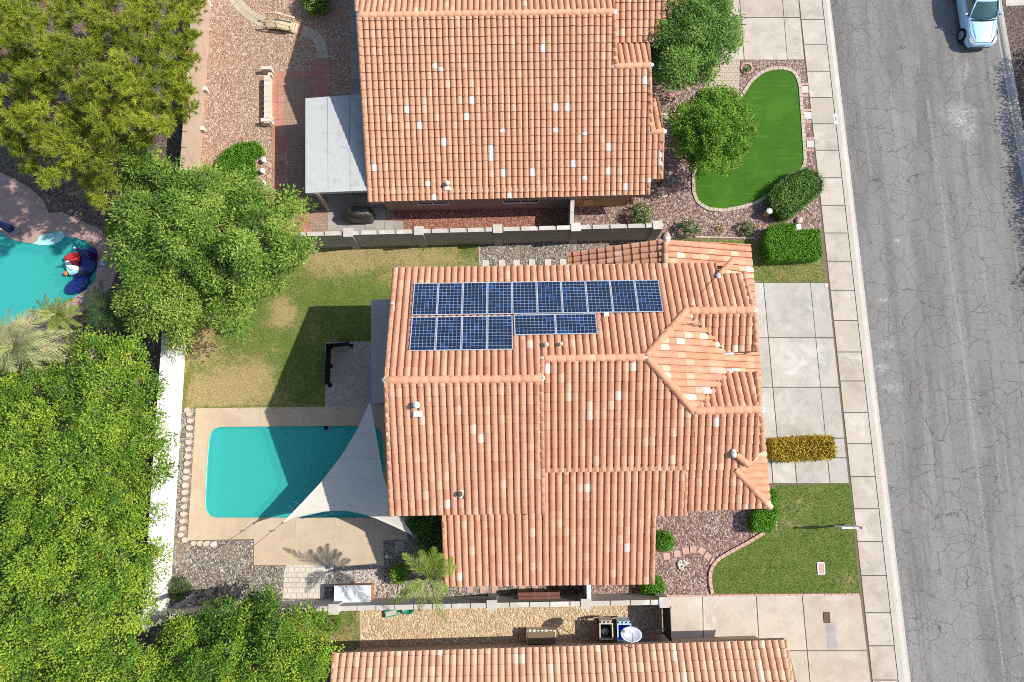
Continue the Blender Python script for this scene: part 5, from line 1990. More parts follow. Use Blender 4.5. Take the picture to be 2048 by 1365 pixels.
palm('feather_palm', 'tall feathery palm leaning out between the sail corner and the side path', (884, 1121), (858, 1156, 5.5),
     [(806, 1108, 7.2, .3), (868, 1096, 6.1, .9), (846, 1112, 6.6, .9), (913, 1134, 5.9, .8), (782, 1208, 5.2, 1.2), (800, 1188, 5.6, 1.2), (893, 1246, 4.4, 1.2), (896, 1184, 5.2, .8), (842, 1102, 5.9, 1.0), (884, 1110, 6.0, 1.), (838, 1222, 4.8, 1.1), (905, 1118, 6.2, .9)], 'frond', .13, .46, 26, .55, .024, tint_mu=.55)
tl = []
for i in range(15):
    a = 2 * math.pi * i / 15 + random.uniform(-.12, .12)
    rr2 = random.uniform(105, 135)
    tl.append((28 + math.cos(a) * rr2 * 1.05, 694 - math.sin(a) * rr2 * .72, random.uniform(3.1, 4.6), random.uniform(.9, 1.4)))
for i in range(9):
    a = 2 * math.pi * i / 9 + random.uniform(-.2, .2)
    tl.append((28 + math.cos(a) * 62, 692 - math.sin(a) * 50, random.uniform(5.4, 6.2), .8))
palm('silver_palm', 'big pale silvery palm spreading its fronds at the left edge', (150, 720), (28, 694, 4.9), tl, 'frond_pale', .22, .6, 30, .9, .026, tint_mu=.45, tip=.04)
tl = [(112 + math.cos(a) * random.uniform(45, 62), 630 - math.sin(a) * random.uniform(32, 46), random.uniform(1.6, 2.6), 1.0) for a in [i * 2 * math.pi / 13 + random.uniform(-.15, .15) for i in range(13)]]
palm('pygmy_palm', 'small yellow green palm at the lower rim of the kidney pool', (125, 632), (112, 630, 2.2), tl, 'frond', .1, .32, 22, .45, .028, tint_mu=.6, tip=.05)
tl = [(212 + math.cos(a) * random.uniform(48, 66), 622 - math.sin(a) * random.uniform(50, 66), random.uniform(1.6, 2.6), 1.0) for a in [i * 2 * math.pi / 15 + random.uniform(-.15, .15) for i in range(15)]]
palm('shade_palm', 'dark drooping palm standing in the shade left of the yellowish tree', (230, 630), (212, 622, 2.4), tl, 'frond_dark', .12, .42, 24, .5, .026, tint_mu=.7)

# --- unseen leafy screen, added beyond the right edge to cast shade on the road
lb = []
for y in range(40, 900, 15):
    x0 = 2196 + (y - 60) * .16
    for k in range(2):
        for hh in (.7, 1.6, 2.5):
            lb.append((x0 + k * 36 + 95 - (3.6 - hh) * 30, y, hh))
        lb.append((x0 + k * 40 + random.uniform(-3, 3) + 95, y + random.uniform(-4, 4), random.uniform(3.5, 3.8)))
tree('leafy_shade_screen', 'unseen leafy screen added across the street to shade the road', (2200, 300), lb, 'leaf_dark', 'bark', .62, 16, 20, .17, .07, .1, limbs=24, under=False, flat=.9, spread=.28, tint_mu=.5)


# --- grass blades
def blades(name, poly, n, hgt, tint_mu, z=0.01, dry=()):
    q = sample_poly(poly, n)
    k = np.ones(n, bool)
    d0 = np.zeros(n)
    for bx, by, br, am in dry:
        d0 += am * np.exp(-((q[:, 0] - bx) ** 2 + (q[:, 1] - by) ** 2) / br ** 2)
    p = np.array([tuple(P(a, b, z)) for a, b in q])
    a = RNG.uniform(0, 2 * np.pi, n)
    lean = RNG.uniform(.15, .9, n)
    d = unit(np.column_stack([np.cos(a) * lean, np.sin(a) * lean, np.ones(n)]))
    s = np.column_stack([-np.sin(a), np.cos(a), np.zeros(n)])
    w = .013
    hh = (hgt * RNG.uniform(.6, 1.3, n))[:, None]
    V = np.stack([p - s * w, p + s * w, p + d * hh], 1).reshape(-1, 3)
    t = np.clip(tint_mu + RNG.normal(0, .15, n) + d0 * .9, 0, .9)
    t = np.where(d0 + RNG.normal(0, .12, n) > .3, RNG.uniform(.92, 1., n), t)
    o = np_mesh(name, V, np.arange(len(V)).reshape(-1, 3), MT['blade'], None, t)
    return tag(o, kind='stuff')


DRYB = [(640, 515, 60, .45), (740, 512, 60, .45), (850, 512, 60, .42), (930, 520, 40, .3), (565, 625, 34, .6), (520, 750, 34, .45), (440, 790, 50, .4), (480, 800, 60, .35), (400, 690, 30, .55), (395, 640, 30, .5)]
blades('grass', YARD, 26000, .05, .42, .01, DRYB)
blades('grass', LAWN, 16000, .04, .42, .012)
blades('grass', [(1330, 480), (1530, 483), (1643, 513), (1655, 563), (1440, 566), (1440, 500)], 5000, .05, .6, .01, [(1600, 540, 60, .4)])
blades('grass', [(560, 1226), (715, 1219), (715, 1320), (590, 1325)], 3500, .06, .5, .01, [(690, 1300, 40, .4)])

# ================================================================ OBJECTS
# --- shade sail, its post and ropes
def curve(pts, n):
    v = [Vector(p) for p in pts]
    d = [0]
    for a, b in zip(v[:-1], v[1:]):
        d.append(d[-1] + (b - a).length)
    out = []
    for i in range(n + 1):
        s = d[-1] * i / n
        k = max(j for j in range(len(d)) if d[j] <= s + 1e-9)
        if k >= len(v) - 1:
            out.append(v[-1].copy())
        else:
            out.append(v[k].lerp(v[k + 1], (s - d[k]) / (d[k + 1] - d[k])))
    return out


hA, hB, hC = 2.72, 2.2, 2.5
sm = lambda l_, n: l_
AB = [(739, 804), (714, 860), (683, 911), (641, 966), (601, 1009), (565, 1046)]
AC = [(741, 805), (752, 868), (765, 945), (777, 988), (800, 1033), (828, 1073)]
BC = [(565, 1046), (603, 1033.5), (652, 1023), (690, 1022), (717, 1027), (748, 1036), (790, 1054), (828, 1073)]
n = 22
cAB = curve([(x, y, hA + (hB - hA) * i / 5 - .12 * math.sin(math.pi * i / 5)) for i, (x, y) in enumerate(AB)], n)
cAC = curve([(x, y, hA + (hC - hA) * i / 5 - .12 * math.sin(math.pi * i / 5)) for i, (x, y) in enumerate(AC)], n)
cBC = curve([(x, y, hB + (hC - hB) * i / 7 - .12 * math.sin(math.pi * i / 7)) for i, (x, y) in enumerate(BC)], n)
vs, fs = [], []
for i in range(n + 1):
    t = i / n
    for j in range(n + 1):
        s_ = j / n
        p = cAB[i].lerp(cAC[i], s_) + (cBC[j] - cAB[n].lerp(cAC[n], s_)) * (t ** 3)
        w = P(p.x, p.y, p.z)
        w.z -= .22 * t * (1 - t) * 4 * s_ * (1 - s_) * .6
        vs.append(w)
k = len(vs)
vs += [v - Vector((0, 0, .006)) for v in vs]
for i in range(n):
    for j in range(n):
        a = i * (n + 1) + j
        fs.append((a, a + n + 1, a + n + 2, a + 1))
        fs.append((k + a, k + a + 1, k + a + n + 2, k + a + n + 1))
rim = [i * (n + 1) for i in range(n + 1)] + [n * (n + 1) + j for j in range(1, n + 1)] + [i * (n + 1) + n for i in range(n - 1, -1, -1)]
for a, b in zip(rim, rim[1:] + rim[:1]):
    if a != b:
        fs.append((a, b, k + b, k + a))
sail = thing('shade_sail', 'pale triangular shade sail stretched over the near end of the pool', 'shade sail', P(700, 960, 2.2))
mb = MB()
mb.add(vs, fs)
mb.build('cloth', MT['shade_cloth'], sail, True)
for row in (5, 9, 13, 17, 20):
    mb = MB()
    mb.tube([vs[row * (n + 1) + j] + Vector((0, 0, .004)) for j in range(n + 1)], .005, 5)
    mb.build('seam', MT['shade_cloth'], sail, True)
for tri in ((0,), (n * (n + 1),), (n * (n + 1) + n,)):
    mb = MB()
    mb.lathe(tuple(vs[tri[0]]), [(.05, -.02), (.06, 0), (.05, .02)], 10)
    mb.build('corner_ring', MT['steel'], sail)
pb = P(427, 1181, 0)
pt_ = Vector((pb.x, pb.y, 3.7))
t = thing('sail_post', 'tall dark steel post in the gravel corner at the end of the white wall', 'post', pb)
mb = MB()
mb.tube([pb, pt_], .11, 14)
mb.build('tube', MT['slate'], t)
mb = MB()
mb.lathe((pb.x, pb.y, 3.7), [(.12, 0), (.12, .03), (.03, .05)], 14)
mb.build('post_cap', MT['slate'], t)
mb = MB()
mb.box((pb.x, pb.y, 0), .34, .34, .03)
mb.build('base_plate', MT['slate'], t)


def rope(label, a, b, knot=None):
    mb = MB()
    mb.tube([a, a.lerp(b, .5) - Vector((0, 0, .03)), b], .013, 6)
    if knot:
        q = a.lerp(b, knot)
        for i in range(3):
            mb.tube([q, q + Vector((.1 * (i - 1), .06, -.05)), q + Vector((.14 * (i - 1) + .05, .09, -.02)), q], .01, 5)
    return tag(mb.build('rope', MT['rope']), label, 'rope')


rope('taut rope running from the sail corner down to the tall dark post', P(565, 1046, hB), pt_ - Vector((0, 0, .25)), .12)
rope('thin rope from the sail corner to the lower roof beside the palm', P(828, 1073, hC), PSL.hit(887, 1140, -.1))
rope('short rope tying the top of the sail to the flat patio roof', P(739, 804, hA), P(744, 801, 2.70))

# --- small screen on the patio
sc = thing('screen_fence', 'black L shaped fabric screen standing on the shaded patio', 'screen', P(664, 700, 0))
bp_ = [P(703, 692, 0.013), P(662, 695, .013), P(660, 771, .013)]
for a, b in zip(bp_[:-1], bp_[1:]):
    mb = MB()
    mb.beam(a + Vector((0, 0, .5)), b + Vector((0, 0, .5)), .03, .9)
    mb.build('panel', MT['black'], sc)
for p in (bp_[0], bp_[1], bp_[1].lerp(bp_[2], .5), bp_[2]):
    mb = MB()
    mb.box((p.x, p.y, p.z), .2, .2, .03)
    mb.box((p.x, p.y, p.z + .03), .06, .06, .95)
    mb.build('stand', MT['black'], sc)

# --- stones edging the deck
st = [(376, 821, .3), (380, 829, .1)]
for i in range(16):
    f = i / 15
    st.append((381.5 - 15.5 * f, 842 + 215 * f, 0.0))
st += [(363, 1070, .5), (371, 1080, .9), (389, 1087, 0), (401, 1087, .1), (414, 1087, 0), (428, 1089, .2)]
for i, (x, y, a) in enumerate(st):
    mb = MB()
    c = P(x, y, 0)
    kk = 7
    ph = random.uniform(0, 1)
    rad_ = [random.uniform(.13, .165) for _ in range(kk)]
    bot = [(c.x + math.cos(2 * math.pi * (j + ph) / kk) * rad_[j] * 1.12, c.y + math.sin(2 * math.pi * (j + ph) / kk) * rad_[j]) for j in range(kk)]
    top = [(c.x + math.cos(2 * math.pi * (j + ph) / kk) * rad_[j] * 1.0, c.y + math.sin(2 * math.pi * (j + ph) / kk) * rad_[j] * .9) for j in range(kk)]
    mb.prism(bot, 0, .13 + random.uniform(-.02, .03), random.random(), top)
    lab = 'squarish tan flagstone in the row along the left rim of the pool deck'
    if i < 2:
        lab = ['flagstone at the upper end of the deck row, nearest the white wall', 'second flagstone from the upper end of the deck row'][i]
    elif i >= 18:
        lab = ['flagstone starting the bend at the lower deck corner', 'flagstone turned slantwise in the bend at the lower deck corner', 'first flagstone of the short bottom row after the bend',
               'second flagstone of the short bottom row after the bend', 'third flagstone of the short bottom row, beside the white end stone', 'white pointed flagstone ending the short bottom row'][i - 18]
    tag(mb.build('edging_stone', MT['flagstone'] if i < 23 else MT['white_paver']), lab, 'stone', 'flagstones edging the pool deck')

# --- stepping stones
def stone(x, y, s, a, mat, label, group, cat='stepping stone', h=.035, z=0.0, sy=None):
    mb = MB()
    c = P(x, y, 0)
    mb.box((c.x, c.y, z), s, sy or s, h, rz=a, tint=random.random(), taper=.94)
    return tag(mb.build('stepping_stone', MT[mat]), label, cat, group)


nth = ['first', 'second', 'third', 'fourth', 'fifth', 'sixth', 'seventh', 'eighth']
for i, (x, y, a) in enumerate([(1333, 1113, .02), (1354, 1108, .05), (1371, 1102, .12), (1386, 1099, -.03), (1403, 1102, -.6), (1415, 1113, -.65), (1427, 1125, -.5)]):
    stone(x, y, .33, a, 'pink_paver', nth[i] + ' pink square stone of the arc, counted from the tiled roof', 'pink stepping stones in the front gravel')
for i, x in enumerate([971, 1003.5, 1033, 1064, 1095.5, 1126]):
    stone(x, 528 - i * .4, .34, .02, 'white_paver', nth[i] + ' pale square slab from the lawn edge, on the grey gravel under the eave', 'pale slabs on the side gravel', sy=.4)
for i, (x, w_) in enumerate([(920, .12), (940.5, .3), (966, .3), (989, .3), (1043.5, .3), (1070, .3)]):
    stone(x, 1177, w_, .02, 'pink_paver', nth[i] + ' pinkish slab from the palm, below the tiled eave by the lower wall', 'pinkish slabs along the side path', sy=.44)
for i, (x, y) in enumerate([(1609, 180), (1615.5, 232), (1620.5, 289)]):
    stone(x, y, .42, .0, 'white_paver', ['upper', 'middle', 'lower'][i] + ' of three white marbled slabs between artificial lawn and sidewalk', 'white slabs beside the artificial lawn', sy=.42)
    for dy in (-11.5, 11.5):
        slabs('paved_end', [[(x - 8 + k * 5.3, y + dy - 2.5), (x - 3 + k * 5.3, y + dy - 2.5), (x - 3 + k * 5.3, y + dy + 2.5), (x - 8 + k * 5.3, y + dy + 2.5)] for k in range(3)], MT['pink_paver'], .02, .01)
for i, (x, y) in enumerate([(538, 331), (538, 354)]):
    mb = MB()
    c = P(x, y, 0)
    mb.lathe((c.x, c.y, 0), [(.15, 0), (.15, .03), (.13, .045)], 8)
    tag(mb.build('stepping_stone', MT['pink_paver']), ['upper', 'lower'][i] + ' of two round pink stepping stones beside the white stools', 'stepping stone', 'round pink stones by the kidney hedge')
for i, (x, y) in enumerate([(526.5, 319.5), (524, 341), (526.5, 366)]):
    c = P(x, y, .3)
    t = thing('garden_stool', ['upper', 'middle', 'lower'][i] + ' of three white mushroom shaped stools beside the kidney hedge', 'garden stool', (c.x, c.y, 0), 'white stools by the kidney hedge')
    mb = MB()
    mb.lathe((c.x, c.y, 0), [(.08, 0), (.06, .1), (.06, .24)], 12)
    mb.build('stem', MT['white'], t)
    mb = MB()
    mb.lathe((c.x, c.y, .22), [(.14, 0), (.155, .03), (.13, .09), (.06, .12)], 12)
    mb.build('seat', MT['white'], t, True)
# white rock cluster and loose rocks
for i in range(9):
    a = i * 2.4
    rr2 = 0 if i == 0 else random.uniform(.1, .24)
    c = P(1362, 1129, 0)
    mb = MB()
    mb.ball((c.x + math.cos(a) * rr2, c.y + math.sin(a) * rr2, .05), random.uniform(.07, .1), .7, 9, 6, jit=.16)
    tag(mb.build('white_rock', MT['white_paver'], None, True), 'white rock in the small cluster inside the arc of pink stones', 'rock', 'white rocks in the front gravel')
for i, (x, y, r_, mt_, lb_) in enumerate([(1598, 441, .2, 'flagstone', 'orange tinted boulder in the gravel above the clipped hedge'), (1333, 473, .2, 'flagstone', 'pale rock at the end of the grey wall with four pillars'),
                                          (1266, 401, .16, 'post_wood', 'brown rock by the corner of the gold wall'), (1324, 367, .18, 'soil', 'dark rock in the shade of the orange roofed house')]):
    mb = MB()
    c = P(x, y, .08)
    mb.ball((c.x, c.y, .07), r_, .6, 11, 7, 1.2, .9, random.uniform(0, 3), jit=.12)
    tag(mb.build('boulder', MT[mt_], None, True), lb_, 'rock')
ms, fs_ = [], 0
mb = MB()
for q in sample_poly([(772, 1168), (893, 1172), (893, 1192), (690, 1198), (740, 1175)], 230):
    c = P(q[0], q[1], 0)
    mb.ball((c.x, c.y, .02), random.uniform(.035, .075), .7, 6, 4, random.uniform(.8, 1.3), 1, random.uniform(0, 3), jit=.15, tint=random.random())
tag(mb.build('river_pebbles', MT['flagstone'], loc=None), kind='stuff')
mb = MB()
c = P(1493, 138, 0)
for i in range(12):
    a = i * math.pi / 6
    mb.box((c.x + math.cos(a) * .3, c.y + math.sin(a) * .3, 0), .15, .1, .07, a + math.pi / 2, random.random(), .9)
tag(mb.build('stone_ring', MT['pink_paver']), 'round ring of pinkish edging stones holding one tiny plant', 'planter ring')

# --- garden bridge
br = thing('garden_bridge', 'pale wooden arched garden bridge with two railings on the curved path', 'footbridge', P(563, 58, 0))
a0, a1 = P(531, 49, 0), P(596, 59, 0)
ax_ = (a1 - a0).normalized()
sx_ = Vector((-ax_.y, ax_.x, 0))
LB = (a1 - a0).length
hz = lambda q: .06 + .26 * math.sin(math.pi * q)
mb = MB()
for i in range(14):
    q = (i + .5) / 14
    c = a0 + ax_ * LB * q + Vector((0, 0, hz(q)))
    sl = Vector((0, 0, .26 * math.pi * math.cos(math.pi * q) / LB))
    d = (ax_ + sl).normalized()
    mb.beam(c - d * LB / 30, c + d * LB / 30, .52, .035)
mb.build('deck', MT['wood'], br)
for sgn in (-1, 1):
    mb = MB()
    mb.tube([a0 + ax_ * LB * q + sx_ * sgn * .27 + Vector((0, 0, hz(q) - .06)) for q in [i / 10 for i in range(11)]], .05, 6)
    mb.build('stringer', MT['wood'], br)
    rl = MB()
    pp = [a0 + ax_ * LB * q + sx_ * sgn * .27 + Vector((0, 0, hz(q) + .52)) for q in (.03, .42, .97)]
    for u, v in zip(pp[:-1], pp[1:]):
        rl.beam(u, v, .085, .04)
    for q in (.12, .45, .85):
        b0 = a0 + ax_ * LB * q + sx_ * sgn * .27 + Vector((0, 0, hz(q)))
        rl.beam(b0, b0 + Vector((0, 0, .50)), .05, .05)
    rl.build('railing', MT['wood'], br)

# --- white seat wall
sw = thing('seat_wall', 'low white block seat wall edging the brick patio', 'low wall', P(534, 196, 0))
for i in range(9):
    y0 = 151 + i * 10.6
    mb = MB()
    c = P(533.5, y0 + 5, .46)
    mb.box((c.x, c.y, 0), .3, (P(533, y0, .46) - P(533, y0 + 10.6, .46)).length - .012, .46, R(-1), random.random())
    mb.build('block', MT['white_block'], sw)
for y in (146, 249):
    mb = MB()
    c = P(538, y, 0)
    mb.box((c.x, c.y, 0), .55, .2, .5, 0, random.random())
    c = P(543.5, y + (9 if y < 200 else -9), 0)
    mb.box((c.x, c.y, 0), .2, .16, .34)
    mb.build('pier', MT['white_block'], sw)
for i, (x, y) in enumerate([(419.5, 12), (415, 184), (410, 263)]):
    c = P(x, y, 0)
    t = thing('wall_light', ['uppermost', 'middle', 'lowest'][i] + ' small cream block light along the tan wall', 'garden light', (c.x, c.y, 0), 'cream lights along the tan wall')
    mb = MB()
    mb.box((c.x, c.y, 0), .16, .16, .3)
    mb.build('body', MT['white_block'], t)
    mb = MB()
    mb.box((c.x, c.y, .302), .22, .2, .06)
    mb.build('lid', MT['white_block'], t)

# --- covered barbecue
c = P(720, 430, .5)
g = thing('covered_grill', 'barbecue under a dark crumpled cover beside the patio post', 'grill', (c.x, c.y, 0))
mb = MB()
n_ = 20
rings = [(1.0, 0.02), (1.02, .3), (.98, .7), (.95, .88), (.8, 1.05), (.5, 1.13), (.1, 1.15)]
vs, fs = [], []
for q, z in rings:
    for i in range(n_):
        a = 2 * math.pi * i / n_
        ex_ = abs(math.cos(a)) ** .6 * math.copysign(1, math.cos(a)) * .72
        ey = abs(math.sin(a)) ** .6 * math.copysign(1, math.sin(a)) * .34
        w = q * (1 + .07 * math.sin(5 * a + z * 4) + random.uniform(-.03, .03))
        vs.append((c.x + ex_ * w, c.y + ey * w, z + .04 * math.sin(3 * a)))
for i in range(len(rings) - 1):
    for j in range(n_):
        fs.append((i * n_ + j, i * n_ + (j + 1) % n_, (i + 1) * n_ + (j + 1) % n_, (i + 1) * n_ + j))
fs.append(tuple(range((len(rings) - 1) * n_, len(rings) * n_)))
mb.add(vs, fs)
mb.build('cover', MT['darkcover'], g, True)
mb = MB()
for dx in (-.55, .55):
    for dy in (-.2, .2):
        mb.lathe((c.x + dx, c.y + dy, 0), [(.05, 0), (.05, .05)], 8)
mb.build('wheels', MT['rubber'], g)

# --- white topped storage box
bc = P(705, 1189.5, .95)
g = thing('storage_box', 'waist high brown box with a big pale lid by the lower wall', 'storage box', (bc.x, bc.y, 0))
mb = MB()
mb.box((bc.x, bc.y, 0), 1.62, .72, .9, R(1))
mb.build('body', MT['cab_side'], g)
mb = MB()
mb.box((bc.x, bc.y, .902), 1.72, .82, .06, R(1))
mb.build('lid', MT['lid_white'], g)

# --- path lights, lids, covers
for i, (x, y) in enumerate([(773.5, 1113.5), (663.5, 1135.5)]):
    c = P(x, y, .36)
    t = thing('path_light', ['grey disc topped path light at the deck corner in the shade', 'grey disc topped path light beside the pale paving patch'][i], 'garden light', (c.x, c.y, 0), 'disc path lights')
    mb = MB()
    mb.tube([(c.x, c.y, 0), (c.x, c.y, .36)], .02, 8)
    mb.build('stem', MT['steel'], t)
    mb = MB()
    mb.lathe((c.x, c.y, .33), [(.05, 0), (.09, .03), (.085, .05), (.02, .07)], 14)
    mb.build('cap', MT['dish'], t, True)
mb = MB()
c = P(443, 1142, .05)
mb.lathe((c.x, c.y, 0), [(.06, 0), (.06, .08), (.03, .1)], 12)
tag(mb.build('pipe_cap', MT['white']), 'small white pipe cap standing alone in the grey gravel', 'pipe cap')


def cover(name, label, x, y, sx, sy, mat, lid, a=0.0, cat='utility cover'):
    c = P(x, y, 0)
    t = thing(name, label, cat, (c.x, c.y, 0))
    mb = MB()
    for dx, dy, wx, wy in ((0, sy / 2 - .02, sx, .04), (0, -sy / 2 + .02, sx, .04), (sx / 2 - .02, 0, .04, sy - .08), (-sx / 2 + .02, 0, .04, sy - .08)):
        mb.box((c.x + dx, c.y + dy, 0.0), wx, wy, .05)
    mb.build('frame', MT[mat], t)
    mb = MB()
    mb.box((c.x, c.y, 0), sx - .085, sy - .085, .042)
    mb.box((c.x, c.y, .0425), .05, .02, .004)
    mb.build('lid', MT[lid], t)
    return t


cover('meter_cover', 'white rimmed concrete meter cover in the front lawn', 1641.5, 1137, .36, .56, 'white', 'pink_paver')
cover('meter_cover', 'rusty brown meter cover in the lower driveway', 1653, 1235, .3, .5, 'rust', 'rust')
cover('drain_cover', 'pale square cover lying in the shaded gravel below the sail', 799.5, 1092, .44, .46, 'grey_slab', 'grey_slab')
cover('valve_cover', 'small white square cover in the notch of the L shaped hedge', 1597, 455, .26, .3, 'white', 'white')
mb = MB()
c = P(1653, 571, .02)
mb.lathe((c.x, c.y, 0.02), [(.1, 0), (.1, .012), (.02, .016)], 14)
tag(mb.build('manhole', MT['white_paver']), 'small round pale lid at the driveway corner by the sidewalk', 'manhole')

# --- log post with its white top
c = P(1530, 431, 0)
t = thing('log_post', 'short thick wooden post with a white top beside the flowering hedge', 'post', c)
mb = MB()
mb.lathe(tuple(c), [(.15, 0), (.155, .1), (.15, .3), (.152, .62)], 18)
mb.build('log', MT['post_wood'], t)
mb = MB()
mb.lathe((c.x, c.y, .622), [(.165, 0), (.17, .02), (.15, .05), (.05, .06)], 18)
mb.build('cap', MT['white'], t, True)

# --- sign post in the lawn
c = P(1690, 1050, 0)
t = thing('sign_post', 'white yard sign post seen almost from above in the front lawn', 'sign', c)
mb = MB()
mb.box((c.x, c.y, 0), .1, .1, 1.85)
mb.build('post', MT['white'], t)
mb = MB()
mb.box((c.x - .45, c.y, 1.62), 1.0, .08, .09)
mb.build('arm', MT['white'], t)
sp2 = MB()
sp2.box((c.x - .5, c.y, .72), .78, .045, .8)
pn = sp2.build('sign_panel', MT['white'], t)
for dx in (-.22, -.78):
    mb = MB()
    mb.box((c.x + dx, c.y, 1.52), .035, .05, .1)
    mb.build('hanger', MT['steel'], pn)
mb = MB()
mb.box((c.x - .3, c.y, 1.712), .2, .06, .03)
mb.build('bracket', MT['steel'], t)

# --- bins, dish, gate and clutter in the lower side yard
def bin_(name, label, x, y, sx, sy, h, mat, rim, inner=None, lid=True):
    c = P(x, y, h)
    t = thing(name, label, 'bin', (c.x, c.y, 0), 'open bins in the side yard')
    q = lambda k, z: [(c.x + i * sx / 2 * k, c.y + j * sy / 2 * k, z) for i, j in ((-1, -1), (1, -1), (1, 1), (-1, 1))]
    vs = q(.78, .05) + q(1, h) + q(.93, h) + q(.72, .12)
    fs = [(3, 2, 1, 0), (12, 13, 14, 15)]
    for r_ in range(3):
        for i in range(4):
            j = (i + 1) % 4
            fs.append((r_ * 4 + i, r_ * 4 + j, r_ * 4 + 4 + j, r_ * 4 + 4 + i))
    mb = MB()
    mb.add(vs, fs)
    b = mb.build('body', MT[mat], t)
    mb = MB()
    for i, j, wx, wy in ((0, 1, sx + .06, .06), (0, -1, sx + .06, .06), (1, 0, .06, sy - .06), (-1, 0, .06, sy - .06)):
        mb.box((c.x + i * sx / 2, c.y + j * sy / 2, h - .02), wx, wy, .05)
    mb.build('rim', MT[rim], b)
    if lid:
        mb = MB()
        mb.beam((c.x, c.y + sy / 2 + .1, h - .05), (c.x, c.y + sy / 2 + .16, h - .6), sx, .04)
        mb.build('lid', MT[rim], t)
        mb = MB()
        for k in (-.3, 0, .3):
            mb.box((c.x + k * sx, c.y + sy / 2 + .06, h - .04), .08, .1, .05)
        mb.build('hinge', MT[rim], t)
    for s_ in (-1, 1):
        mb = MB()
        cc = Vector((c.x + s_ * sx * .36, c.y + sy * .36, .12))
        mb.tube([cc - Vector((.04, 0, 0)), cc + Vector((.04, 0, 0))], .12, 14)
        mb.build('wheel', MT['rubber'], t)
    return t, c


tb, c = bin_('wheelie_bin', 'open dark bin with beige rim and a rubbish bag inside', 1212.5, 1263, .58, .68, 1.05, 'tan_plastic', 'beige_plastic')
mb = MB()
mb.ball((c.x + .02, c.y - .12, .52), .2, .8, 12, 8, 1.0, .9, 0, jit=.14)
tag(mb.build('rubbish_bag', MT['bag'], None, True), 'white rubbish bag lying inside the dark open bin', 'bag')
bin_('wheelie_bin', 'open bright blue bin with pale rim behind the satellite dish', 1248.5, 1265, .60, .72, 1.05, 'blue_plastic', 'pale_plastic')
c = P(1262, 1272, 3.25)
t = thing('satellite_dish', 'pale oval satellite dish fixed to the bottom roof edge', 'satellite dish', TN.hit(1262, 1296))
mb = MB()
tl_ = Matrix.Rotation(R(-42), 4, 'X') @ Matrix.Rotation(R(0), 4, 'Z')
vs, fs = [], []
for i, (q, z) in enumerate([(0.02, 0), (.3, .012), (.6, .045), (.85, .085), (1.0, .12), (1.0, .105), (.85, .07), (.6, .03), (.3, -.003), (.02, -.015)]):
    for k in range(28):
        a = 2 * math.pi * k / 28
        v = tl_ @ Vector((math.cos(a) * q * .46, math.sin(a) * q * .36, z))
        vs.append(c + v)
for i in range(9):
    for k in range(28):
        fs.append((i * 28 + k, i * 28 + (k + 1) % 28, (i + 1) * 28 + (k + 1) % 28, (i + 1) * 28 + k))
mb.add(vs, fs)
mb.build('reflector', MT['dish'], t, True)
mb = MB()
fp = c + tl_ @ Vector((0, -.05, .42))
mb.tube([c + tl_ @ Vector((0, -.34, .08)), c + tl_ @ Vector((0, -.28, .32)), fp], .018, 6)
mb.build('feed_arm', MT['steel'], t)
mb = MB()
mb.beam(fp, fp + tl_ @ Vector((0, .02, -.12)), .12, .09)
mb.build('receiver', MT['white'], t)
mb = MB()
r0_ = TN.hit(1262, 1297, .02)
mb.tube([r0_, r0_ + Vector((0, .12, .3)), c + tl_ @ Vector((0, 0, -.03))], .03, 8)
for dx in (-.35, .35):
    mb.tube([TN.hit(1262 + dx * 50, 1292, .05), c + tl_ @ Vector((dx * .4, 0, -.04))], .015, 6)
mb.build('mast', MT['steel'], t)
# gate
ga, gb = P(1324, 1201, 0), P(1327, 1266, 0)
t = thing('side_gate', 'tall dark brown slatted gate beside the lower driveway', 'gate', (ga + gb) / 2)
for p in (ga, gb):
    mb = MB()
    mb.box((p.x, p.y, 0), .07, .07, 1.8)
    mb.build('gate_post', MT['gate'], t)
mb = MB()
for i in range(14):
    p = ga.lerp(gb, (i + .5) / 14)
    mb.box((p.x, p.y, .06), .025, .116, 1.66)
mb.build('slats', MT['gate'], t)
mb = MB()
for z in (.3, 1.5):
    mb.beam(ga + Vector((.03, 0, z)), gb + Vector((.03, 0, z)), .03, .06)
mb.build('rails', MT['steel'], t)
mb = MB()
p = ga.lerp(gb, .72) + Vector((-.04, 0, 1.1))
mb.beam(p, p + Vector((-.5, -.06, 0)), .02, .03)
mb.build('latch', MT['beige_plastic'], t)
# brown flat-topped unit
c = P(1083, 1275, .7)
t = thing('brown_unit', 'flat brown topped box with chipped pale edges in the dirt yard', 'box', (c.x, c.y, 0))
mb = MB()
mb.box((c.x, c.y, 0), 1.38, .62, .68, R(1))
mb.build('body', MT['white_block'], t)
mb = MB()
mb.box((c.x, c.y - .02, .682), 1.3, .56, .03, R(1))
mb.build('top', MT['soil'], t)
mb = MB()
for i in range(7):
    mb.ball((c.x - .55 + i * .19, c.y + .29, .7), random.uniform(.04, .08), .6, 7, 5, 1.3, 1, 0, .2)
mb.build('rubble', MT['white_paver'], t)
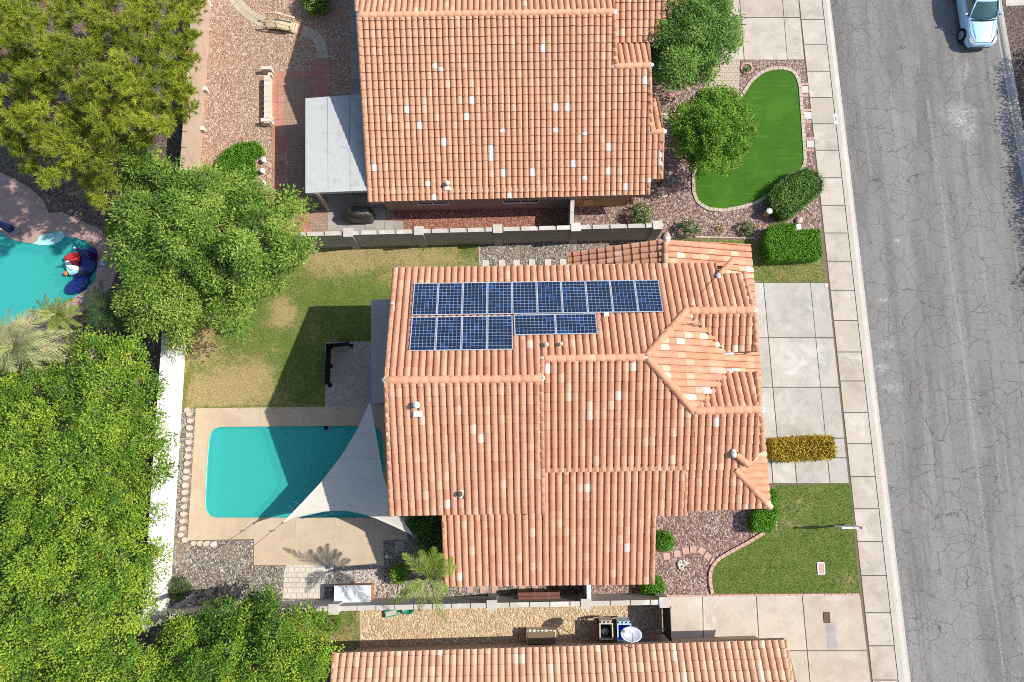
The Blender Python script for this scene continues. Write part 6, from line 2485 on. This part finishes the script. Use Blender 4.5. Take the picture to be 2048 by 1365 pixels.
# green toys
c = P(782, 1227, .2)
t = thing('green_crate', 'flat green plastic crate lying tilted by the lower wall', 'crate', (c.x, c.y, 0))
mb = MB()
mb.box((c.x, c.y, 0), .62, .32, .2, R(14), taper=.95)
mb.build('body', MT['green_plastic'], t)
mb = MB()
mb.box((c.x, c.y, .202), .5, .2, .015, R(14))
mb.build('top', MT['beige_plastic'], t)
c = P(816, 1220, .25)
t = thing('green_tub', 'small teal green tub half hidden by the palm frond', 'tub', (c.x, c.y, 0))
mb = MB()
mb.lathe((c.x, c.y, 0), [(.16, 0), (.25, .28), (.24, .28), (.15, .03)], 16, 1.15, .85)
mb.build('body', MT['teal_plastic'], t, True)
for dx in (-.27, .27):
    mb = MB()
    mb.box((c.x + dx, c.y, .22), .07, .12, .05)
    mb.build('handle', MT['teal_plastic'], t)
# stacked planks
c = P(1078, 1193, 1.1)
t = thing('plank_stack', 'red brown planks stacked and wired together against the lower wall', 'planks', (c.x, c.y, 0))
for k in range(2):
    mb = MB()
    for z in range(6):
        mb.box((c.x + random.uniform(-.03, .03), c.y + (-.09 + .18 * k), z * .185), 1.95, .165, .175, R(.8))
    mb.build('planks', MT['brown'], t)
for dx in (-.2, .45):
    mb = MB()
    mb.box((c.x + dx, c.y, .0), .02, .38, 1.12, R(.8))
    mb.build('wire', MT['steel'], t)
mb = MB()
mb.tube([P(1089, 1177, .05), P(1109, 1181, .05)], .045, 8)
tag(mb.build('timber_offcut', MT['wood']), 'short pale timber lying on the side path by the planks', 'timber')

# --- the kidney pool's umbrellas and floats
def umbrella(label, x, y, h):
    b = P(x, y, .014)
    t = thing('closed_umbrella', label, 'umbrella', b)
    mb = MB()
    mb.lathe(tuple(b), [(.25, 0), (.25, .05), (.06, .09)], 14)
    mb.build('foot', MT['steel'], t)
    mb = MB()
    mb.tube([b + Vector((0, 0, .05)), b + Vector((0, 0, h + .12))], .022, 8)
    mb.build('pole', MT['steel'], t)
    vs, fs = [], []
    K = 16
    rg = [(.05, h), (.10, h - .3), (.15, h - .8), (.21, h - 1.3), (.23, h - 1.5), (.17, h - 1.5)]
    for r_, z in rg:
        for k in range(K):
            a = 2 * math.pi * k / K
            q = r_ * (1.0 if k % 2 else .62)
            vs.append(b + Vector((math.cos(a) * q, math.sin(a) * q, z)))
    for i in range(len(rg) - 1):
        for k in range(K):
            fs.append((i * K + k, i * K + (k + 1) % K, (i + 1) * K + (k + 1) % K, (i + 1) * K + k))
    mb = MB()
    mb.add(vs, fs)
    mb.build('canopy', MT['navy'], t)
    mb = MB()
    mb.ball(b + Vector((0, 0, h + .13)), .05, 1)
    mb.build('finial', MT['white'], t)


umbrella('closed navy umbrella standing behind the pool floats', 207, 525, 2.3)
umbrella('closed navy umbrella on the pink deck at the left edge', 33, 464, 1.9)


def pad(poly, z0, z1, n=2):
    """puffed flat float"""
    w = [P(a, b, (z0 + z1) / 2) for a, b in poly]
    c = sum(w, Vector()) / len(w)
    k = len(w)
    mb = MB()
    vs, fs = [], []
    for q, z in ((.9, z0), (1.0, z0 + (z1 - z0) * .35), (.98, z0 + (z1 - z0) * .7), (.9, z1), (.55, z1 + .015)):
        for p in w:
            vs.append((c.x + (p.x - c.x) * q, c.y + (p.y - c.y) * q, z))
    for i in range(4):
        for j in range(k):
            fs.append((i * k + j, i * k + (j + 1) % k, (i + 1) * k + (j + 1) % k, (i + 1) * k + j))
    fs.append(tuple(range(4 * k, 5 * k)))
    mb.add(vs, [tuple(reversed(f)) for f in fs])
    return mb


def oval(cx, cy, a, b, rot, n=20):
    return [(cx + a * math.cos(t) * math.cos(rot) - b * math.sin(t) * math.sin(rot), cy + a * math.cos(t) * math.sin(rot) + b * math.sin(t) * math.cos(rot)) for t in [2 * math.pi * i / n for i in range(n)]]


t = thing('lounge_float', 'red and light blue lounge float lying on the navy raft', 'pool float', P(147, 530, -.1))
pad([(131, 515), (147, 506), (158, 505), (160, 516), (158, 533), (150, 531), (140, 521), (132, 522)], -.06, .3).build('backrest', MT['red'], t, True)
pad([(132, 523), (140, 522), (149, 532), (157, 534), (156, 542), (146, 543), (135, 536)], -.06, .27).build('cushion', MT['white'], t, True)
pad([(134, 534), (145, 543), (157, 542), (152, 549), (142, 552), (136, 544)], -.06, .22).build('pillow', MT['sky_vinyl'], t, True)
mb = pad(oval(178, 523, 17, 31, .25), -.11, .12)
tag(mb.build('pool_raft', MT['navy_float'], None, True), 'upright navy raft under the closed umbrella', 'pool float', 'navy pool rafts')
mb = pad(oval(155, 571, 28, 14, -.55), -.11, .14)
tag(mb.build('pool_raft', MT['navy_float'], None, True), 'slanting oval navy raft at the lower rim of the kidney pool', 'pool float', 'navy pool rafts')
mb = pad(oval(166, 551, 17, 7, -.25), -.10, .16)
tag(mb.build('pool_raft', MT['navy'], None, True), 'small dark folded raft squeezed between the two navy rafts', 'pool float', 'navy pool rafts')
mb = MB()
mb.ball(P(132.5, 547, .05), .14, 1, 16, 10)
tag(mb.build('pool_ball', MT['orange'], None, True), 'orange ball floating beside the red lounge float', 'ball')
mb = pad(oval(103, 470, 8, 3.4, -.1, 12), -.06, .06)
tag(mb.build('pool_toy', MT['sky_vinyl'], None, True), 'small light blue toy resting on the shallow pool ledge', 'pool toy')
mb = MB()
c = P(204, 527, .1)
mb.box((c.x, c.y, .014), .1, .2, .1)
tag(mb.build('water_bottle', MT['sky_vinyl']), 'pale blue bottle on the pink deck under the closed umbrella', 'bottle')

# --- fittings of the near pool
mb = MB()
c = P(652, 856.5, -.05)
mb.lathe((c.x, c.y, -.12), [(.09, 0), (.1, .08), (.05, .12)], 14)
tag(mb.build('chlorine_float', MT['black']), 'dark round floater at the upper rim of the rectangular pool', 'pool floater')
mb = MB()
c = P(600, 943.5, -1.33)
mb.lathe((c.x, c.y, -.799), [(.1, 0), (.1, .02), (.03, .03)], 16)
tag(mb.build('drain_cover', MT['white']), 'pale round drain cover on the floor of the rectangular pool', 'drain cover')
mb = MB()
c = P(42, 574, -1.33)
mb.lathe((c.x, c.y, -1.349), [(.12, 0), (.12, .02), (.03, .03)], 16)
tag(mb.build('drain_cover', MT['white']), 'pale round drain cover on the floor of the kidney pool', 'drain cover')
mb = MB()
hs = [(640, 976, -.6), (625, 968, -.35), (614, 966, -.1), (608, 962, -.08)]
mb.tube([P(*p) for p in hs], .02, 6)
mb.tube([P(600, 1010 + 0, -.09), P(585, 1003, -.08), P(580, 1013, -.08), P(586, 1022, -.08), P(600, 1030, -.08), P(640, 1034, -.08), P(670, 1026, -.08)], .02, 6)
tag(mb.build('pool_hose', MT['sky_vinyl']), 'pale looping cleaner hose floating beside the shade sail', 'hose')

# --- house number on the kerb
fc = bpy.data.curves.new('number', 'FONT')
fc.body = '17841'
fc.size = .19
fc.align_x = 'CENTER'
fc.align_y = 'CENTER'
fc.extrude = .001
fo = bpy.data.objects.new('number', fc)
COL.objects.link(fo)
bpy.context.view_layer.update()
dg = bpy.context.evaluated_depsgraph_get()
me = bpy.data.meshes.new_from_object(fo.evaluated_get(dg))
bpy.data.objects.remove(fo)
c = P(1671, 238.5, .02)
t = thing('address_plate', 'white painted kerb patch with a black house number', 'house number', c)
mb = MB()
mb.box((c.x, c.y, .0), .19, .6, .024, R(-1))
mb.build('panel', MT['white'], t)
o = bpy.data.objects.new('number', me)
me.materials.append(MT['paint_text'])
COL.objects.link(o)
o.parent = t
o.location = (0.02, 0, .008)
o.rotation_euler = (0, 0, R(89))

# --- the parked car
fx = P(1961, 95, .3)
car = thing('parked_car', 'light blue sedan parked at the far kerb at the top edge', 'car', fx + NAX * 2.25 - Vector((0, 0, fx.z + .12)))
CY = -NAX
CX = Vector((CY.y, -CY.x, 0))
CX = CX if CX.x > 0 else -CX
org = Vector((fx.x, fx.y, -.117))


def cp3(x, y, z):
    return org + CX * x - CY * y + Vector((0, 0, z))


def loft(stations, sec):
    vs, fs = [], []
    ks = None
    for s_ in stations:
        half = sec(*s_[1:])
        ring = [cp3(x, s_[0], z) for x, z in half] + [cp3(-x, s_[0], z) for x, z in reversed(half[1:-1])]
        ks = len(ring)
        vs += ring
    for i in range(len(stations) - 1):
        for k in range(ks):
            fs.append((i * ks + k, i * ks + (k + 1) % ks, (i + 1) * ks + (k + 1) % ks, (i + 1) * ks + k))
    fs.append(tuple(range(ks - 1, -1, -1)))
    fs.append(tuple(range((len(stations) - 1) * ks, len(stations) * ks)))
    return vs, fs


def bsec(w, zt, zb):
    return [(0, zt + .03), (.45 * w, zt + .025), (.78 * w, zt), (.93 * w, zt - .06), (w, zt - .2), (w, (zt + zb) / 2 - .02), (.97 * w, zb + .1), (.88 * w, zb), (0, zb)]


ST = [(0.0, .5, .56, .34), (.05, .64, .62, .27), (.18, .75, .67, .22), (.42, .82, .735, .2), (.8, .86, .80, .19), (1.15, .87, .87, .19), (1.45, .88, .93, .19), (2.2, .885, .95, .19), (3.3, .885, .97, .19), (3.9, .87, .99, .2),
      (4.25, .82, .97, .24), (4.42, .72, .9, .32), (4.5, .58, .8, .42)]
mb = MB()
mb.add(*loft(ST, bsec))
body = mb.build('body', MT['car'], car, True)
bm = bmesh.new()
bm.from_mesh(body.data)
bmesh.ops.recalc_face_normals(bm, faces=bm.faces)
bm.to_mesh(body.data)
bm.free()


def patch(name, rows, mat, thick=.012):
    """a sheet from rows of car-space points, given a little thickness"""
    mb = MB()
    m_, k = len(rows), len(rows[0])
    vs = [cp3(*p) for r_ in rows for p in r_]
    nrm = (vs[1] - vs[0]).cross(vs[k] - vs[0]).normalized()
    vs2 = [v - nrm * thick for v in vs]
    fs = []
    for i in range(m_ - 1):
        for j in range(k - 1):
            a = i * k + j
            fs.append((a, a + 1, a + k + 1, a + k))
            b = a + m_ * k
            fs.append((b, b + k, b + k + 1, b + 1))
    mb.add(vs + vs2, fs)
    return mb.build(name, MT[mat], car, True)


X5 = (-1, -.55, 0, .55, 1)
crv = lambda w, y, z, dy, dz: [(x * w, y + dy * x * x, z - dz * x * x) for x in X5]
patch('windscreen', [crv(.74, 1.3, .965, .16, .05), crv(.68, 1.66, 1.23, .12, .04), crv(.58, 2.06, 1.44, .06, .03)], 'carglass')
patch('rear_window', [crv(.58, 3.22, 1.43, -.05, .03), crv(.66, 3.62, 1.24, -.08, .04), crv(.72, 3.98, 1.02, -.12, .04)], 'carglass')
patch('car_roof', [crv(.585, 2.05, 1.455, .05, .035), crv(.6, 2.4, 1.485, .0, .04), crv(.6, 2.9, 1.485, .0, .04), crv(.585, 3.23, 1.445, -.04, .035)], 'car', .02)
for s_ in (-1, 1):
    for (y0, y1, u0, u1) in ((1.55, 2.5, 2.12, 2.52), (2.58, 3.7, 2.58, 3.2)):
        patch('side_window', [[(s_ * .80, y0, .985), (s_ * .80, y1, .985)], [(s_ * .70, (y0 + u0) / 2, 1.22), (s_ * .70, (y1 + u1) / 2, 1.22)], [(s_ * .605, u0, 1.41), (s_ * .605, u1, 1.41)]], 'carglass')
    mb = MB()
    for pts in ([(.775, 1.42, .96), (.71, 1.78, 1.22), (.61, 2.1, 1.435)], [(.8, 2.54, .98), (.70, 2.54, 1.24), (.61, 2.55, 1.44)], [(.76, 3.95, 1.0), (.7, 3.6, 1.24), (.61, 3.25, 1.435)], [(.61, 2.08, 1.44), (.62, 2.6, 1.46), (.61, 3.25, 1.44)]):
        mb.tube([cp3(s_ * p[0], p[1], p[2]) for p in pts], .035, 6)
    mb.build('pillar', MT['car'], car, True)
    mb = MB()
    mb.ball(cp3(s_ * .98, 1.62, 1.02), .1, .7, 10, 6, 1.1, .7)
    mi = mb.build('side_mirror', MT['car'], car, True)
    mb = MB()
    mb.beam(cp3(s_ * .8, 1.58, .97), cp3(s_ * .93, 1.6, 1.0), .05, .04)
    mb.build('mirror_arm', MT['rubber'], mi)
    mb = MB()
    vs = [cp3(s_ * a, b, c_) for a, b, c_ in ((.50, .085, .63), (.66, .13, .62), (.765, .33, .665), (.735, .47, .735), (.60, .36, .735), (.50, .19, .685))]
    up = [v + Vector((0, 0, .03)) - CY * -.0 + CY * .02 for v in vs]
    mb.add(vs + up, [tuple(range(6)), tuple(range(11, 5, -1))] + [(i, (i + 1) % 6, 6 + (i + 1) % 6, 6 + i) for i in range(6)])
    mb.build('headlight', MT['lamp'], car)
    for yw_ in (.82, 3.55):
        mb = MB()
        cc = cp3(s_ * .80, yw_, .31)
        mb.tube([cc - CX * .1, cc + CX * .1], .32, 22)
        ty = mb.build('wheel', MT['rubber'], car)
        mb = MB()
        for k in range(7):
            a = k * 2 * math.pi / 7
            o1 = cc + CX * (s_ * .108)
            dv = (CY * math.cos(a) + Vector((0, 0, 1)) * math.sin(a))
            mb.beam(o1, o1 + dv * .21, .05, .02, CX)
        mb.tube([cc + CX * s_ * .095, cc + CX * s_ * .105], .225, 20)
        mb.build('rim', MT['rim'], ty)
        mb = MB()
        mb.tube([cc + CX * s_ * .03, cc + CX * s_ * .092], .37, 22)
        mb.build('wheel_arch', MT['rubber'], car)
mb = MB()
mb.beam(cp3(-.24, .03, .55), cp3(.24, .03, .55), .05, .12)
gr = mb.build('grille', MT['rubber'], car)
mb = MB()
for z in (.50, .55, .60):
    mb.beam(cp3(-.25, .0, z), cp3(.25, .0, z), .03, .012)
mb.build('grille_bar', MT['rim'], gr)
mb = MB()
mb.tube([cp3(x, .02 + .22 * abs(x) ** 2.2, .33) for x in (-.7, -.5, -.25, 0, .25, .5, .7)], .022, 6)
mb.build('bumper_lip', MT['rim'], car)
mb = MB()
mb.tube([cp3(x, 1.25 + .14 * x * x, .965) for x in (-.68, -.4, 0, .4, .68)], .028, 6)
mb.build('cowl', MT['rubber'], car)
for x0_, x1__ in ((-.1, -.6), (.5, .02)):
    mb = MB()
    mb.tube([cp3(x0_, 1.29, .985), cp3(x1__, 1.4, 1.04)], .011, 5)
    mb.build('wiper', MT['rubber'], car)
for x in (-.46, .46):
    mb = MB()
    mb.ball(cp3(x, .07, .42), .06, 1, 10, 6, 1.3, .6)
    mb.build('fog_lamp', MT['lamp'], car, True)
mb = MB()
for s_ in (-1, 1):
    mb.tube([cp3(s_ * .47, .16, .70), cp3(s_ * .70, .55, .775), cp3(s_ * .78, 1.2, .895)], .009, 5)
mb.tube([cp3(x, .11 + .1 * x * x, .675) for x in (-.47, -.2, 0, .2, .47)], .009, 5)
mb.build('bonnet_gap', MT['rubber'], car)
for x in (-.52, .52):
    mb = MB()
    mb.tube([cp3(x * .8, .3, .75), cp3(x, .8, .845), cp3(x * 1.15, 1.22, .925)], .012, 5)
    mb.build('bonnet_crease', MT['car'], car)
